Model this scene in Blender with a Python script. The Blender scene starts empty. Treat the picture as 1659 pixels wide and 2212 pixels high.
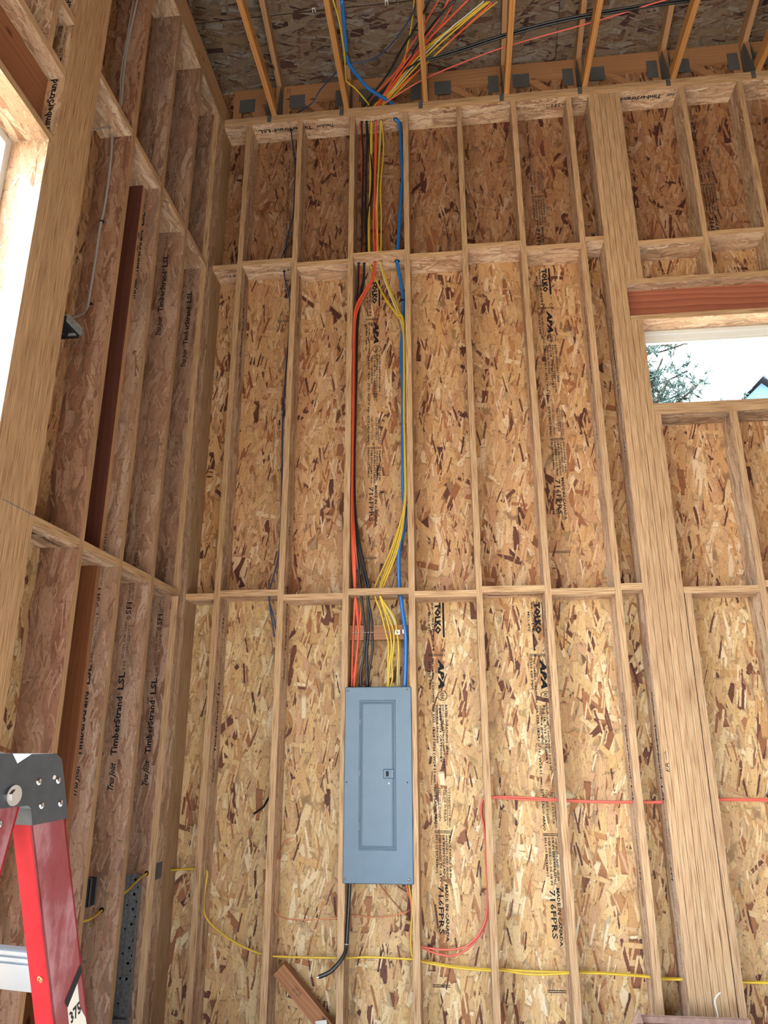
import bpy, math, random
from mathutils import Vector, Matrix
random.seed(7)
SC = bpy.context.scene
COL = SC.collection
# ------------------------------------------------------------------ camera, sky, exposure
cam_d = bpy.data.cameras.new('camera'); cam = bpy.data.objects.new('camera', cam_d); COL.objects.link(cam)
cam_d.sensor_fit = 'VERTICAL'; cam_d.sensor_height = 24.0; cam_d.lens = 16.915; cam_d.clip_start = .05
RV, UV_, FV = Vector((.99427, .10684, -.00174)), Vector((.03381, -.29913, .95361)), Vector((-.10137, .94821, .30103))
cam.matrix_world = Matrix(((RV.x, UV_.x, -FV.x, 1.53168), (RV.y, UV_.y, -FV.y, -4.32021), (RV.z, UV_.z, -FV.z, 1.49052), (0, 0, 0, 1)))
SC.camera = cam
SKY_COLOR = (.84, .92, 1.0); SKY_STRENGTH = 7.5
SUN_STRENGTH = 20.0; SUN_DIR = (.78, .34, -.90)      # from the left rear, through the left window and an added opening onto the floor
EXPOSURE = 1.52
wd = bpy.data.worlds.new('overcast_sky'); SC.world = wd; wd.use_nodes = True
bg = wd.node_tree.nodes['Background']
bg.inputs[0].default_value = (*SKY_COLOR, 1); bg.inputs[1].default_value = SKY_STRENGTH
sun_d = bpy.data.lights.new('sun', 'SUN'); sun_d.energy = SUN_STRENGTH; sun_d.angle = .012; sun_d.color = (1.0, .95, .87)
sun = bpy.data.objects.new('sun', sun_d); COL.objects.link(sun); sun.location = (-20, -9, 24); sun.rotation_euler = Vector(SUN_DIR).to_track_quat('-Z', 'Y').to_euler()
vs = SC.view_settings
vs.view_transform = 'Standard'; vs.look = 'None'; vs.gamma = 1; vs.use_curve_mapping = False; vs.exposure = EXPOSURE
SC.cycles.use_denoising = True
SC.cycles.diffuse_bounces = 4; SC.cycles.max_bounces = 8; SC.cycles.caustics_reflective = False; SC.cycles.caustics_refractive = False

# ------------------------------------------------------------------ materials
ALB = .68      # scene-wide reflectance scale for real-world wood and paint values
def lin(c):
    return tuple(ALB*(v/255/12.92 if v/255 <= .04045 else ((v/255+.055)/1.055)**2.4) for v in c)
def lc(*c): return (*lin(c), 1)
def wc(*c):                        # wood tones: slightly cooler
    r, g, b = lin(c); return (r*.98, g*1.0, b*1.12, 1)
MAT = {}
class NT:
    def __init__(s, name):
        m = bpy.data.materials.new(name); m.use_nodes = True; s.m = m; s.t = m.node_tree; s.n = s.t.nodes
        s.b = s.n['Principled BSDF']; MAT[name] = m
    def node(s, typ, props=None, **ins):
        n = s.n.new(typ)
        for k, v in (props or {}).items(): setattr(n, k, v)
        for k, v in ins.items():
            key = int(k[1:]) if k[0] == 'i' and k[1:].isdigit() else k.replace('_', ' ')
            s.set(n.inputs[key], v)
        return n
    def set(s, sock, v):
        if hasattr(v, 'bl_rna') and isinstance(v, bpy.types.NodeSocket): s.t.links.new(v, sock)
        else: sock.default_value = v
    def math(s, op, a, b=0.0, clamp=False):
        n = s.n.new('ShaderNodeMath'); n.operation = op; n.use_clamp = clamp; s.set(n.inputs[0], a); s.set(n.inputs[1], b); return n.outputs[0]
    def vmath(s, op, a, b=(0, 0, 0)):
        n = s.n.new('ShaderNodeVectorMath'); n.operation = op; s.set(n.inputs[0], a); s.set(n.inputs[1], b); return n.outputs[0]
    def mix(s, fac, a, b, typ='MIX'):
        n = s.n.new('ShaderNodeMix'); n.data_type = 'RGBA'; n.blend_type = typ
        s.set(n.inputs[0], fac); s.set(n.inputs[6], a); s.set(n.inputs[7], b); return n.outputs[2]
    def ramp(s, fac, stops, interp='LINEAR'):
        n = s.n.new('ShaderNodeValToRGB'); s.set(n.inputs[0], fac); r = n.color_ramp; r.interpolation = interp
        while len(r.elements) > 1: r.elements.remove(r.elements[-1])
        r.elements[0].position = stops[0][0]; r.elements[0].color = stops[0][1]
        for p, c in stops[1:]:
            e = r.elements.new(p); e.color = c
        return n.outputs[0]
    def uv(s, rnd=True):
        u = s.n.new('ShaderNodeUVMap').outputs[0]
        if not rnd: return u
        oi = s.n.new('ShaderNodeObjectInfo'); s.oi = oi
        off = s.node('ShaderNodeCombineXYZ', X=s.math('MULTIPLY', oi.outputs['Random'], 37.3), Y=s.math('MULTIPLY', oi.outputs['Random'], 91.7)).outputs[0]
        return s.vmath('ADD', u, off)
    def map(s, v, loc=(0, 0, 0), rot=0.0, scale=(1, 1, 1)):
        n = s.n.new('ShaderNodeMapping'); s.set(n.inputs[0], v); n.inputs[1].default_value = loc; n.inputs[2].default_value = (0, 0, rot); n.inputs[3].default_value = scale
        return n.outputs[0]
    def noise(s, v, scale, detail=2.0, rough=.5):
        return s.node('ShaderNodeTexNoise', {'noise_dimensions': '2D'}, Vector=v, Scale=scale, Detail=detail, Roughness=rough)
def simple(name, col, rough=.5, metal=0.0, spec=.5, alpha=None):
    t = NT(name); t.b.inputs['Base Color'].default_value = col; t.b.inputs['Roughness'].default_value = rough
    t.b.inputs['Metallic'].default_value = metal; t.b.inputs['Specular IOR Level'].default_value = spec
    return t.m

def flakes(name, layers, palette, base_pal, warp, edge, grain, rough=.65):
    """pressed wood strands: rectangles of Chebychev cells stacked at several angles"""
    t = NT(name); uv = t.uv()
    wn = t.noise(uv, warp[0], 0.0)
    w = t.vmath('MULTIPLY', t.vmath('SUBTRACT', wn.outputs['Color'], (.5, .5, .5)), (warp[1], warp[1], 0))
    wf = t.noise(uv, 110, 1.0)
    w2 = t.vmath('MULTIPLY', t.vmath('SUBTRACT', wf.outputs['Color'], (.5, .5, .5)), (.0045, .0045, 0))
    p = t.vmath('ADD', t.vmath('ADD', uv, w), w2)
    gr = t.noise(t.map(p, scale=(1, .06, 1)), 260, 2.0, .6)
    gt = t.math('MULTIPLY', t.math('SUBTRACT', gr.outputs['Fac'], .5), grain)
    tone = None; sh_all = None
    for i, (ang, L, Wd, keep, r0) in enumerate(layers):
        an = math.radians(ang); ca, sa = math.cos(an), math.sin(an)
        q = t.map(p, loc=(i*3.17, i*7.31, 0), rot=an) if ang != 90 else t.map(p, loc=(i*3.17, i*7.31, 0), rot=math.pi/2)
        q = t.vmath('MULTIPLY', q, (1/L, 1/Wd, 0))
        v = t.node('ShaderNodeTexVoronoi', {'voronoi_dimensions': '2D', 'distance': 'CHEBYCHEV', 'feature': 'F1'}, Vector=q, Scale=1.0, Randomness=1.0)
        sep = t.node('ShaderNodeSeparateColor', i0=v.outputs['Color'])
        if i == 0:
            tone = sep.outputs[0]; sh_all = t.math('ADD', t.math('MULTIPLY', t.math('SUBTRACT', .5, v.outputs['Distance']), 1/.25, clamp=True), 0.0)
            continue
        d = t.math('SUBTRACT', t.math('ADD', t.math('MULTIPLY', sep.outputs[1], .25), r0), v.outputs['Distance'])
        m = t.math('MULTIPLY', t.math('GREATER_THAN', d, 0.0), t.math('LESS_THAN', sep.outputs[2], keep))
        for nm, val in (('tone', sep.outputs[0]), ('sh', t.math('MULTIPLY', d, 1/.06, clamp=True))):
            mx = t.n.new('ShaderNodeMix'); t.set(mx.inputs[0], m); t.set(mx.inputs[2], tone if nm == 'tone' else sh_all); t.set(mx.inputs[3], val)
            if nm == 'tone': tone = mx.outputs[0]
            else: sh_all = mx.outputs[0]
    col = t.ramp(tone, palette)
    e = t.math('MULTIPLY', t.math('ADD', t.math('MULTIPLY', sh_all, edge), 1-edge), t.math('ADD', gt, 1.0))
    col = t.mix(1.0, col, t.node('ShaderNodeCombineColor', i0=e, i1=e, i2=e).outputs[0], 'MULTIPLY')
    fl = t.noise(t.map(uv, scale=(1, .3, 1)), 150, 1.0, .7)
    f = t.ramp(fl.outputs['Fac'], [(.25, (.42, .36, .34, 1)), (.34, (1, 1, 1, 1))])
    col = t.mix(.75, col, f, 'MULTIPLY')
    col = t.mix(1.0, col, t.oi.outputs['Color'], 'MULTIPLY')
    t.set(t.b.inputs['Base Color'], col); t.b.inputs['Roughness'].default_value = rough
    t.b.inputs['Specular IOR Level'].default_value = .25
    return t.m
PAL = [(0, wc(92, 54, 44)), (.055, wc(120, 74, 56)), (.075, wc(160, 106, 70)), (.12, wc(176, 122, 80)), (.15, wc(196, 148, 96)), (.25, wc(220, 184, 132)), (.38, wc(204, 160, 124)), (.5, wc(216, 174, 116)), (.64, wc(228, 194, 146)), (.76, wc(194, 148, 104)), (.84, wc(224, 190, 140)), (1, wc(240, 218, 182))]
flakes('osb', [(90, .24, .045, 1, 0), (70, .26, .055, .8, .25), (112, .25, .055, .8, .25), (46, .22, .05, .35, .22), (134, .22, .05, .35, .22), (92, .27, .06, .65, .25), (12, .18, .045, .14, .20), (80, .17, .017, .45, .24), (104, .14, .014, .45, .22)],
       PAL, PAL, (2.0, .06), .45, .34)
LP = [(0, wc(164, 120, 88)), (.06, wc(190, 148, 112)), (.4, wc(208, 170, 132)), (.7, wc(218, 184, 146)), (1, wc(234, 206, 170))]
flakes('lsl_face', [(90, .40, .05, 1, 0), (84, .30, .04, .6, .24), (97, .30, .04, .6, .24), (74, .10, .014, .35, .20), (108, .09, .012, .35, .20)],
       LP, LP, (6, .05), .34, .5)

def edge_grain(name, a, b, dark):
    t = NT(name); uv = t.uv()
    n1 = t.noise(t.map(uv, scale=(1, .016, 1)), 360, 1.0, .6)
    n2 = t.noise(t.map(uv, scale=(1, .02, 1)), 95, 1.0)
    n3 = t.noise(t.map(uv, scale=(1, .12, 1)), 9, 1.0)
    c = t.ramp(n1.outputs['Fac'], [(.28, dark), (.44, b), (.60, a), (1, a)])
    c = t.mix(t.math('MULTIPLY', n2.outputs['Fac'], .3), c, b)
    c = t.mix(.35, c, t.ramp(n3.outputs['Fac'], [(.3, (.62, .6, .6, 1)), (.7, (1.0, 1, 1, 1))]), 'MULTIPLY')
    c = t.mix(.45, c, t.oi.outputs['Color'], 'MULTIPLY')
    t.set(t.b.inputs['Base Color'], c); t.b.inputs['Roughness'].default_value = .7; t.b.inputs['Specular IOR Level'].default_value = .2
edge_grain('lsl_edge', wc(220, 186, 140), wc(196, 156, 110), wc(138, 98, 66))

def lumber(name, a, b, ring=26, knots=True):
    t = NT(name); uv = t.uv()
    n = t.noise(t.map(uv, scale=(1, .12, 1)), 5, 2.0)
    v = t.vmath('ADD', t.map(uv, scale=(1, .06, 1)), t.vmath('MULTIPLY', t.vmath('SUBTRACT', n.outputs['Color'], (.5, .5, .5)), (.11, 0, 0)))
    wv = t.node('ShaderNodeTexWave', {'wave_type': 'BANDS', 'bands_direction': 'X', 'wave_profile': 'SAW'}, Vector=v, Scale=ring, Distortion=3.0, Detail=2.0, Detail_Scale=1.5)
    f = t.noise(t.map(uv, scale=(1, .03, 1)), 500, 2.0)
    fac = t.math('ADD', t.math('MULTIPLY', wv.outputs['Fac'], .65), t.math('MULTIPLY', f.outputs['Fac'], .45))
    c = t.ramp(fac, [(.1, a), (.6, t_mid(a, b)), (.95, b)])
    if knots:
        k = t.node('ShaderNodeTexVoronoi', {'voronoi_dimensions': '2D', 'feature': 'F1'}, Vector=t.map(uv, scale=(1, .45, 1)), Scale=5.5, Randomness=1.0)
        kr = t.ramp(k.outputs['Distance'], [(.03, (.28, .2, .16, 1)), (.075, (1, 1, 1, 1))])
        sk = t.node('ShaderNodeSeparateColor', i0=k.outputs['Color'])
        c = t.mix(t.math('LESS_THAN', sk.outputs[0], .45), c, t.mix(1.0, c, kr, 'MULTIPLY'))
    c = t.mix(1.0, c, t.oi.outputs['Color'], 'MULTIPLY')
    t.set(t.b.inputs['Base Color'], c); t.b.inputs['Roughness'].default_value = .6; t.b.inputs['Specular IOR Level'].default_value = .25
def t_mid(a, b): return tuple((x+y)/2 for x, y in zip(a, b))
lumber('lumber_fir', wc(222, 166, 98), wc(184, 120, 62), 14)
lumber('lumber_tan', wc(212, 170, 122), wc(182, 134, 92), 14)
lumber('lumber_red', wc(188, 118, 88), wc(142, 78, 58), 7)
lumber('lumber_brown', wc(120, 72, 56), wc(100, 60, 48), 10)
lumber('lumber_walnut', wc(176, 122, 80), wc(150, 98, 62), 12)

def mottled(name, a, b, scale, rough, metal=0.0, bump=0.0, spec=.5):
    t = NT(name); uv = t.uv()
    n = t.noise(uv, scale, 4.0, .6)
    t.set(t.b.inputs['Base Color'], t.ramp(n.outputs['Fac'], [(.35, a), (.65, b)])); t.b.inputs['Roughness'].default_value = rough; t.b.inputs['Metallic'].default_value = metal
    t.b.inputs['Specular IOR Level'].default_value = spec
    if bump: t.set(t.b.inputs['Normal'], t.node('ShaderNodeBump', Strength=bump, Distance=.001, Height=n.outputs['Fac']).outputs[0])
mottled('galvanized', lc(120, 126, 132), lc(160, 166, 170), 60, .42, .35)
mottled('gusset_steel', lc(88, 92, 96), lc(128, 132, 134), 180, .5, .35)
mottled('panel_paint', lc(74, 104, 127), lc(78, 108, 131), 8, .36)
mottled('fiberglass_red', lc(178, 22, 34), lc(190, 28, 40), 30, .6, spec=.2)
def dusty():
    t = NT('fiberglass_dusty'); uv = t.uv()
    n = t.noise(t.map(uv, scale=(1, .35, 1)), 22, 5.0, .65); n2 = t.noise(t.map(uv, scale=(1, .6, 1)), 7, 2.0)
    m = t.math('MULTIPLY', n.outputs['Fac'], n2.outputs['Fac'])
    c = t.ramp(m, [(.16, lc(134, 44, 50)), (.28, lc(140, 62, 70)), (.4, lc(170, 118, 126))])
    t.set(t.b.inputs['Base Color'], c); t.b.inputs['Roughness'].default_value = .6
dusty()
mottled('black_plastic', lc(52, 59, 67), lc(62, 70, 78), 40, .38)
mottled('concrete', lc(196, 194, 190), lc(214, 212, 208), 4, .85)
mottled('ground_soil', lc(168, 152, 130), lc(186, 172, 150), .8, .95)
mottled('cardboard', lc(150, 118, 106), lc(166, 134, 120), 30, .8)
simple('box_black', lc(18, 22, 30), .6, spec=.2)
simple('ink', lc(34, 36, 42), .8, spec=.1)
simple('ink_soft', lc(70, 64, 58), .85, spec=.1)
simple('chalk_blue', lc(88, 98, 130), .9)
simple('cable_red', lc(240, 96, 62), .42)
simple('cable_pink', lc(236, 104, 88), .42)
simple('cable_yellow', lc(226, 190, 52), .42)
simple('cable_black', lc(30, 33, 38), .38)
simple('cable_blue', lc(28, 118, 204), .36)
simple('cable_navy', lc(40, 62, 104), .4)
simple('cable_white', lc(226, 224, 216), .45)
simple('cable_grey', lc(168, 162, 158), .45)
simple('copper', lc(196, 122, 88), .3, 1.0)
simple('steel', lc(205, 207, 210), .28, 1.0)
simple('aluminium', lc(196, 206, 216), .34, .75)
simple('hole_dark', lc(16, 14, 13), .9, spec=.1)
simple('vinyl_white', lc(232, 236, 236), .4)
simple('paper_white', lc(228, 226, 220), .8)
simple('label_blue', lc(60, 62, 140), .6)
simple('felt_black', lc(20, 20, 22), .95)
simple('siding_blue', lc(84, 116, 148), .8)
simple('roof_shingle', lc(150, 170, 200), .9)
simple('bark', lc(52, 46, 42), .9)
mottled('needles', lc(24, 52, 48), lc(40, 74, 66), 6, .8)
def glass():
    t = NT('window_glass'); o = t.n['Material Output']
    tr = t.n.new('ShaderNodeBsdfTransparent'); tr.inputs[0].default_value = (.96, .98, .98, 1)
    gl = t.n.new('ShaderNodeBsdfGlossy'); gl.inputs['Roughness'].default_value = .02
    mx = t.n.new('ShaderNodeMixShader'); mx.inputs[0].default_value = .06
    t.t.links.new(tr.outputs[0], mx.inputs[1]); t.t.links.new(gl.outputs[0], mx.inputs[2]); t.t.links.new(mx.outputs[0], o.inputs[0])
glass()

# ------------------------------------------------------------------ mesh helpers
class MB:
    def __init__(s): s.v = []; s.f = []; s.m = []
    def add(s, vs_, fs, mi=0):
        o = len(s.v); s.v += [tuple(p) for p in vs_]; s.f += [tuple(i+o for i in f) for f in fs]; s.m += [mi]*len(fs); return s
    def box(s, x0, x1, y0, y1, z0, z1, mi=0):
        return s.add([(x0, y0, z0), (x1, y0, z0), (x1, y1, z0), (x0, y1, z0), (x0, y0, z1), (x1, y0, z1), (x1, y1, z1), (x0, y1, z1)],
                     [(3, 2, 1, 0), (4, 5, 6, 7), (0, 1, 5, 4), (1, 2, 6, 5), (2, 3, 7, 6), (3, 0, 4, 7)], mi)
    def prism(s, poly, axis, a, b, mi=0):
        n = len(poly)
        def P(u, w, t): return {'x': (t, u, w), 'y': (u, t, w), 'z': (u, w, t)}[axis]
        vs_ = [P(u, w, a) for u, w in poly]+[P(u, w, b) for u, w in poly]
        return s.add(vs_, [tuple(range(n)), tuple(range(2*n-1, n-1, -1))]+[(i, i+n, (i+1) % n+n, (i+1) % n) for i in range(n)], mi)
    def frustum(s, x0, x1, z0, z1, ya, inset, yb, mi=0):   # raised panel: base rect at ya, inset rect at yb
        i = inset
        return s.add([(x0, ya, z0), (x1, ya, z0), (x1, ya, z1), (x0, ya, z1), (x0+i, yb, z0+i), (x1-i, yb, z0+i), (x1-i, yb, z1-i), (x0+i, yb, z1-i)],
                     [(4, 5, 6, 7), (0, 1, 5, 4), (1, 2, 6, 5), (2, 3, 7, 6), (3, 0, 4, 7), (3, 2, 1, 0)], mi)
    def cyl(s, c, axis, r, h, n=12, mi=0, r2=None):
        r2 = r if r2 is None else r2; c = Vector(c); ax = {'x': Vector((1, 0, 0)), 'y': Vector((0, 1, 0)), 'z': Vector((0, 0, 1))}[axis] if isinstance(axis, str) else Vector(axis).normalized()
        u = ax.orthogonal().normalized(); w = ax.cross(u); vs_ = []
        for k, (rr, t) in enumerate(((r, 0), (r2, h))):
            vs_ += [c+ax*t+(u*math.cos(2*math.pi*i/n)+w*math.sin(2*math.pi*i/n))*rr for i in range(n)]
        return s.add(vs_, [tuple(range(n-1, -1, -1)), tuple(range(n, 2*n))]+[(i, (i+1) % n, (i+1) % n+n, i+n) for i in range(n)], mi)
    def dome(s, c, axis, r, h, n=10, mi=0):
        c = Vector(c); ax = Vector(axis).normalized(); u = ax.orthogonal().normalized(); w = ax.cross(u); vs_ = []
        R = [(1, 0), (.85, .55), (.5, .87)]
        for rr, t in R: vs_ += [c+ax*h*t+(u*math.cos(2*math.pi*i/n)+w*math.sin(2*math.pi*i/n))*r*rr for i in range(n)]
        vs_.append(c+ax*h); fs = []
        for k in range(2): fs += [(k*n+i, k*n+(i+1) % n, (k+1)*n+(i+1) % n, (k+1)*n+i) for i in range(n)]
        fs += [(2*n+i, 2*n+(i+1) % n, 3*n) for i in range(n)]
        return s.add(vs_, fs, mi)
    def tube(s, pts, r, n=8, sub=4, mi=0, flat=1.0):
        P = [Vector(p) for p in pts]; Q = []
        if len(P) > 2:
            for i in range(len(P)-1):
                a, b, c, d = P[max(0, i-1)], P[i], P[i+1], P[min(len(P)-1, i+2)]
                for k in range(sub):
                    t = k/sub; Q.append(.5*((2*b)+(c-a)*t+(2*a-5*b+4*c-d)*t*t+(3*b-a-3*c+d)*t**3))
            Q.append(P[-1])
        else: Q = P
        vs_ = []; u = None
        for i, q in enumerate(Q):
            tg = (Q[min(i+1, len(Q)-1)]-Q[max(i-1, 0)]).normalized()
            if u is None: u = tg.orthogonal().normalized()
            u = (u-tg*u.dot(tg)).normalized(); w = tg.cross(u)
            vs_ += [q+(u*math.cos(2*math.pi*k/n)+w*math.sin(2*math.pi*k/n)*flat)*r for k in range(n)]
        fs = []
        for i in range(len(Q)-1): fs += [(i*n+k, i*n+(k+1) % n, (i+1)*n+(k+1) % n, (i+1)*n+k) for k in range(n)]
        fs += [tuple(range(n-1, -1, -1)), tuple(range((len(Q)-1)*n, len(Q)*n))]
        return s.add(vs_, fs, mi)
    def mesh(s, name, mats, long='z', smooth=False):
        me = bpy.data.meshes.new(name); me.from_pydata(s.v, [], s.f); me.update()
        for m in mats: me.materials.append(MAT[m])
        me.polygons.foreach_set('material_index', s.m)
        L = 'xyz'.index(long); uvl = me.uv_layers.new(name='UVMap'); vts = me.vertices
        data = uvl.data
        for p in me.polygons:
            n = p.normal; ax = max(range(3), key=lambda i: abs(n[i])); o = [i for i in range(3) if i != ax]
            if L in o: v = L; u = [i for i in o if i != L][0]
            else: u, v = o
            for li in p.loop_indices:
                co = vts[me.loops[li].vertex_index].co; data[li].uv = (co[u]+ax*.37, co[v])
        if smooth: me.polygons.foreach_set('use_smooth', [True]*len(me.polygons))
        return me
def obj(name, me, parent=None, loc=(0, 0, 0), rot=None, color=None):
    o = bpy.data.objects.new(name, me); COL.objects.link(o)
    if parent: o.parent = parent
    o.location = loc
    if rot is not None: o.rotation_euler = rot
    if color: o.color = (*color, 1)
    return o
def part(name, mb, mats, parent=None, long='z', smooth=False, loc=(0, 0, 0), rot=None, color=None):
    return obj(name, mb.mesh(name, mats if isinstance(mats, (list, tuple)) else [mats], long, smooth), parent, loc, rot, color)
def tag(o, label=None, cat=None, group=None, kind=None):
    if label: o['label'] = label
    if cat: o['category'] = cat
    if group: o['group'] = group
    if kind: o['kind'] = kind
    return o
def empty(name, loc=(0, 0, 0), rot=None):
    o = bpy.data.objects.new(name, None); COL.objects.link(o); o.location = loc; o.empty_display_size = .1
    if rot is not None: o.rotation_euler = rot
    return o
_cache = {}
def board(name, x0, x1, y0, y1, z0, z1, parent, long='z', wide=None, mats=('lsl_face', 'lsl_edge'), color=None, mesh_key=True):
    """box board; wide = axis normal to the broad faces (broad faces get mats[0], edges mats[1])"""
    d = (round(x1-x0, 4), round(y1-y0, 4), round(z1-z0, 4))
    if wide is None:
        o = [i for i in range(3) if 'xyz'[i] != long]; wide = 'xyz'[min(o, key=lambda i: d[i])]
    key = (d, long, wide, mats)
    if key not in _cache:
        m = MB().box(-d[0]/2, d[0]/2, -d[1]/2, d[1]/2, -d[2]/2, d[2]/2)
        wi = 'xyz'.index(wide); ax = [2, 2, 1, 0, 1, 0]
        m.m = [0 if a == wi else 1 for a in ax]
        _cache[key] = m.mesh(name, [mats[0], mats[-1]], long)
    j = random.uniform(.93, 1.05)
    c = tuple(v*j for v in (color or (1, 1, 1)))
    pl = Vector(parent.location) if parent else Vector()
    return obj(name, _cache[key], parent, Vector(((x0+x1)/2, (y0+y1)/2, (z0+z1)/2))-pl, color=c)
# lettering
def glyphs(body, length=None, height=None, shear=0.0, bold=0.0, res=1, space=1.0):
    cu = bpy.data.curves.new('t', 'FONT'); cu.body = body; cu.size = 1; cu.shear = shear; cu.offset = bold; cu.resolution_u = res; cu.fill_mode = 'BOTH'; cu.space_character = space
    o = bpy.data.objects.new('t', cu); COL.objects.link(o); bpy.context.view_layer.update()
    me = bpy.data.meshes.new_from_object(o.evaluated_get(bpy.context.evaluated_depsgraph_get()))
    vs_ = [(v.co.x, v.co.y) for v in me.vertices]; fs = [tuple(p.vertices) for p in me.polygons]
    bpy.data.objects.remove(o); bpy.data.curves.remove(cu); bpy.data.meshes.remove(me)
    xs = [v[0] for v in vs_]; x0, x1 = min(xs), max(xs)
    sy = height/.73 if height else 1.0; sx = length/(x1-x0) if length else sy
    return [((x-x0)*sx, y*sy) for x, y in vs_], fs
class Ink:      # flat print laid out in (along, up) metres
    def __init__(s): s.v = []; s.f = []
    def text(s, body, a, u, length=None, height=.02, **k):
        vs_, fs = glyphs(body, length, height, **k); o = len(s.v)
        s.v += [(a+x, u+y) for x, y in vs_]; s.f += [tuple(i+o for i in f) for f in fs]; return s
    def rect(s, a0, a1, u0, u1):
        o = len(s.v); s.v += [(a0, u0), (a1, u0), (a1, u1), (a0, u1)]; s.f.append((o, o+1, o+2, o+3)); return s
    def ring(s, a, u, r, t, n=20, rot=0.0):
        o = len(s.v)
        for i in range(n):
            c, d = math.cos(2*math.pi*i/n+rot), math.sin(2*math.pi*i/n+rot)
            s.v += [(a+c*r, u+d*r), (a+c*(r-t), u+d*(r-t))]
        s.f += [(o+2*i, o+2*((i+1) % n), o+2*((i+1) % n)+1, o+2*i+1) for i in range(n)]; return s
    def mesh(s, name, A, U, mat='ink', amin=None, amax=None, filt=None):
        """A, U: world vectors for the along and up directions"""
        A = Vector(A); U = Vector(U)
        me = bpy.data.meshes.new(name); me.from_pydata([tuple(A*a+U*u) for a, u in s.v], [], s.f); me.update(); me.materials.append(MAT[mat]); return me

# ------------------------------------------------------------------ setting
ZF = -.06; ZS = ZF+.038      # slab level, stud bottoms
T = .0381; D = .184; XL = -.18; ZP = 6.06; ZT = 6.136; XR = 5.3; YR = -9.0
def zroof(y): return 6.62+(.16-y)/3 if y > -4.42 else 8.1467-(-4.42-y)/3
floor = tag(part('floor', MB().box(-.375, XR+.2, YR-.2, .195, ZF-.12, ZF), 'concrete', long='y'), kind='structure')
ground = tag(part('ground', MB().box(-70, 75, -70, 75, -.4, -.2), 'ground_soil', long='y'), kind='structure')

wb = tag(empty('wall_back'), kind='structure')
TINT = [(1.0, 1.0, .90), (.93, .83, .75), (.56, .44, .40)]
def panel(x0, x1, z0, z1, row):
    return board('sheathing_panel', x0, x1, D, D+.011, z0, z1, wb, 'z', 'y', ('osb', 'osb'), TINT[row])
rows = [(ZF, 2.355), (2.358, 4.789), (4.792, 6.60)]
cols = [-.364, .019, 1.238, 2.457, 3.677, XR]
WX0, WX1, WZ0, WZ1 = 2.790, 4.300, 3.523, 4.133
PANELS = {}
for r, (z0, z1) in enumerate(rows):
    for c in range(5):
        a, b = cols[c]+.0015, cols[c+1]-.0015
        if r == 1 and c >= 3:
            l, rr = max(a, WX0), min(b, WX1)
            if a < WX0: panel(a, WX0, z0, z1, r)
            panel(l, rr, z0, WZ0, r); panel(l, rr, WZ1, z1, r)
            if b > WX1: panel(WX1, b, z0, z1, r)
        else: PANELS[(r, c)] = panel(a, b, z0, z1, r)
SX = [i*.4064 for i in range(13)]           # left edges of the wall studs
STUD = {}
def stud(x, z0=ZS, z1=ZP, name='stud', color=None):
    g = 0 if name == 'stud' else .0009        # plies of built-up posts stand a hair apart
    return board(name, x+g, x+T-g, 0, D, z0, z1, wb, 'z', 'x', color=color)
for i in range(7): STUD[i+1] = stud(SX[i], color=(1.22, 1.22, 1.24) if i > 4 else None)  # right studs and post ply: pale faces, left window light put into tint
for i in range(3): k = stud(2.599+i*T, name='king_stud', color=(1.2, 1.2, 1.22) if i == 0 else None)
STUD['post'] = [o for o in wb.children if o.name.startswith('king_stud')][0]
for i in range(3): stud(2.714+i*T, 4.449, ZP, 'cripple_stud')
for i in range(2): stud(2.714+i*T, ZS, 4.133, 'trimmer_stud')
stud(2.7902, ZS, 3.447, 'trimmer_stud')
stud(2.8325, ZS, 2.304, 'stud', color=(.86, .86, .9))
for k in (8, 9, 10):
    stud(SX[k], 4.449, ZP, 'cripple_stud'); stud(SX[k], ZS, 3.447, 'cripple_stud')
for i in range(2): stud(4.300+i*T, ZS, 4.133, 'trimmer_stud')
for i in range(2): stud(4.3765+i*T, ZS, ZP, 'king_stud')
for k in (11, 12): stud(SX[k])
board('header_plate', 2.714, 4.376, 0, D, 4.407, 4.449, wb, 'x', 'z', color=(.93, .92, .93))
board('header_plate', 2.714, 4.376, 0, D, 4.133, 4.169, wb, 'x', 'z', color=(.93, .92, .93))
board('header_beam', 2.714, 4.376, .083, D, 4.169, 4.407, wb, 'x', 'y', ('lumber_red', 'lumber_red'))
board('sill_plate', 2.7902, 4.300, 0, D, 3.447, 3.485, wb, 'x', 'z', color=(.86, .86, .88))
board('sill_plate', 2.7902, 4.300, 0, D, 3.485, 3.523, wb, 'x', 'z', color=(.86, .86, .88))
board('bottom_plate', XL, XR, 0, D, ZF, ZS, wb, 'x', 'z')
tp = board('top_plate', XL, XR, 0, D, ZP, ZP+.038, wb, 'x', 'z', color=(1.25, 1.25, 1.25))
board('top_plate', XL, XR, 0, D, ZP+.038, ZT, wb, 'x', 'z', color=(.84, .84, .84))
def block(x0, x1, zt, color=None, name='blocking'): return board(name, x0, x1, 0, D, zt-T, zt, wb, 'x', 'z', color=color or (1.22, 1.21, 1.2))
R = lambda k: SX[k-1]+T
L_ = lambda k: SX[k-1]
mid = [(XL, 0, 4.789), (R(1), L_(2), 4.811), (R(2), L_(3), 4.768), (R(3), L_(4), 4.814), (R(4), L_(5), 4.773), (R(5), L_(6), 4.82), (R(6), L_(7), 4.77), (R(7), 2.599, 4.812), (2.8285, L_(9), 4.75), (R(9), L_(10), 4.79), (R(10), L_(11), 4.76)]
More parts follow.
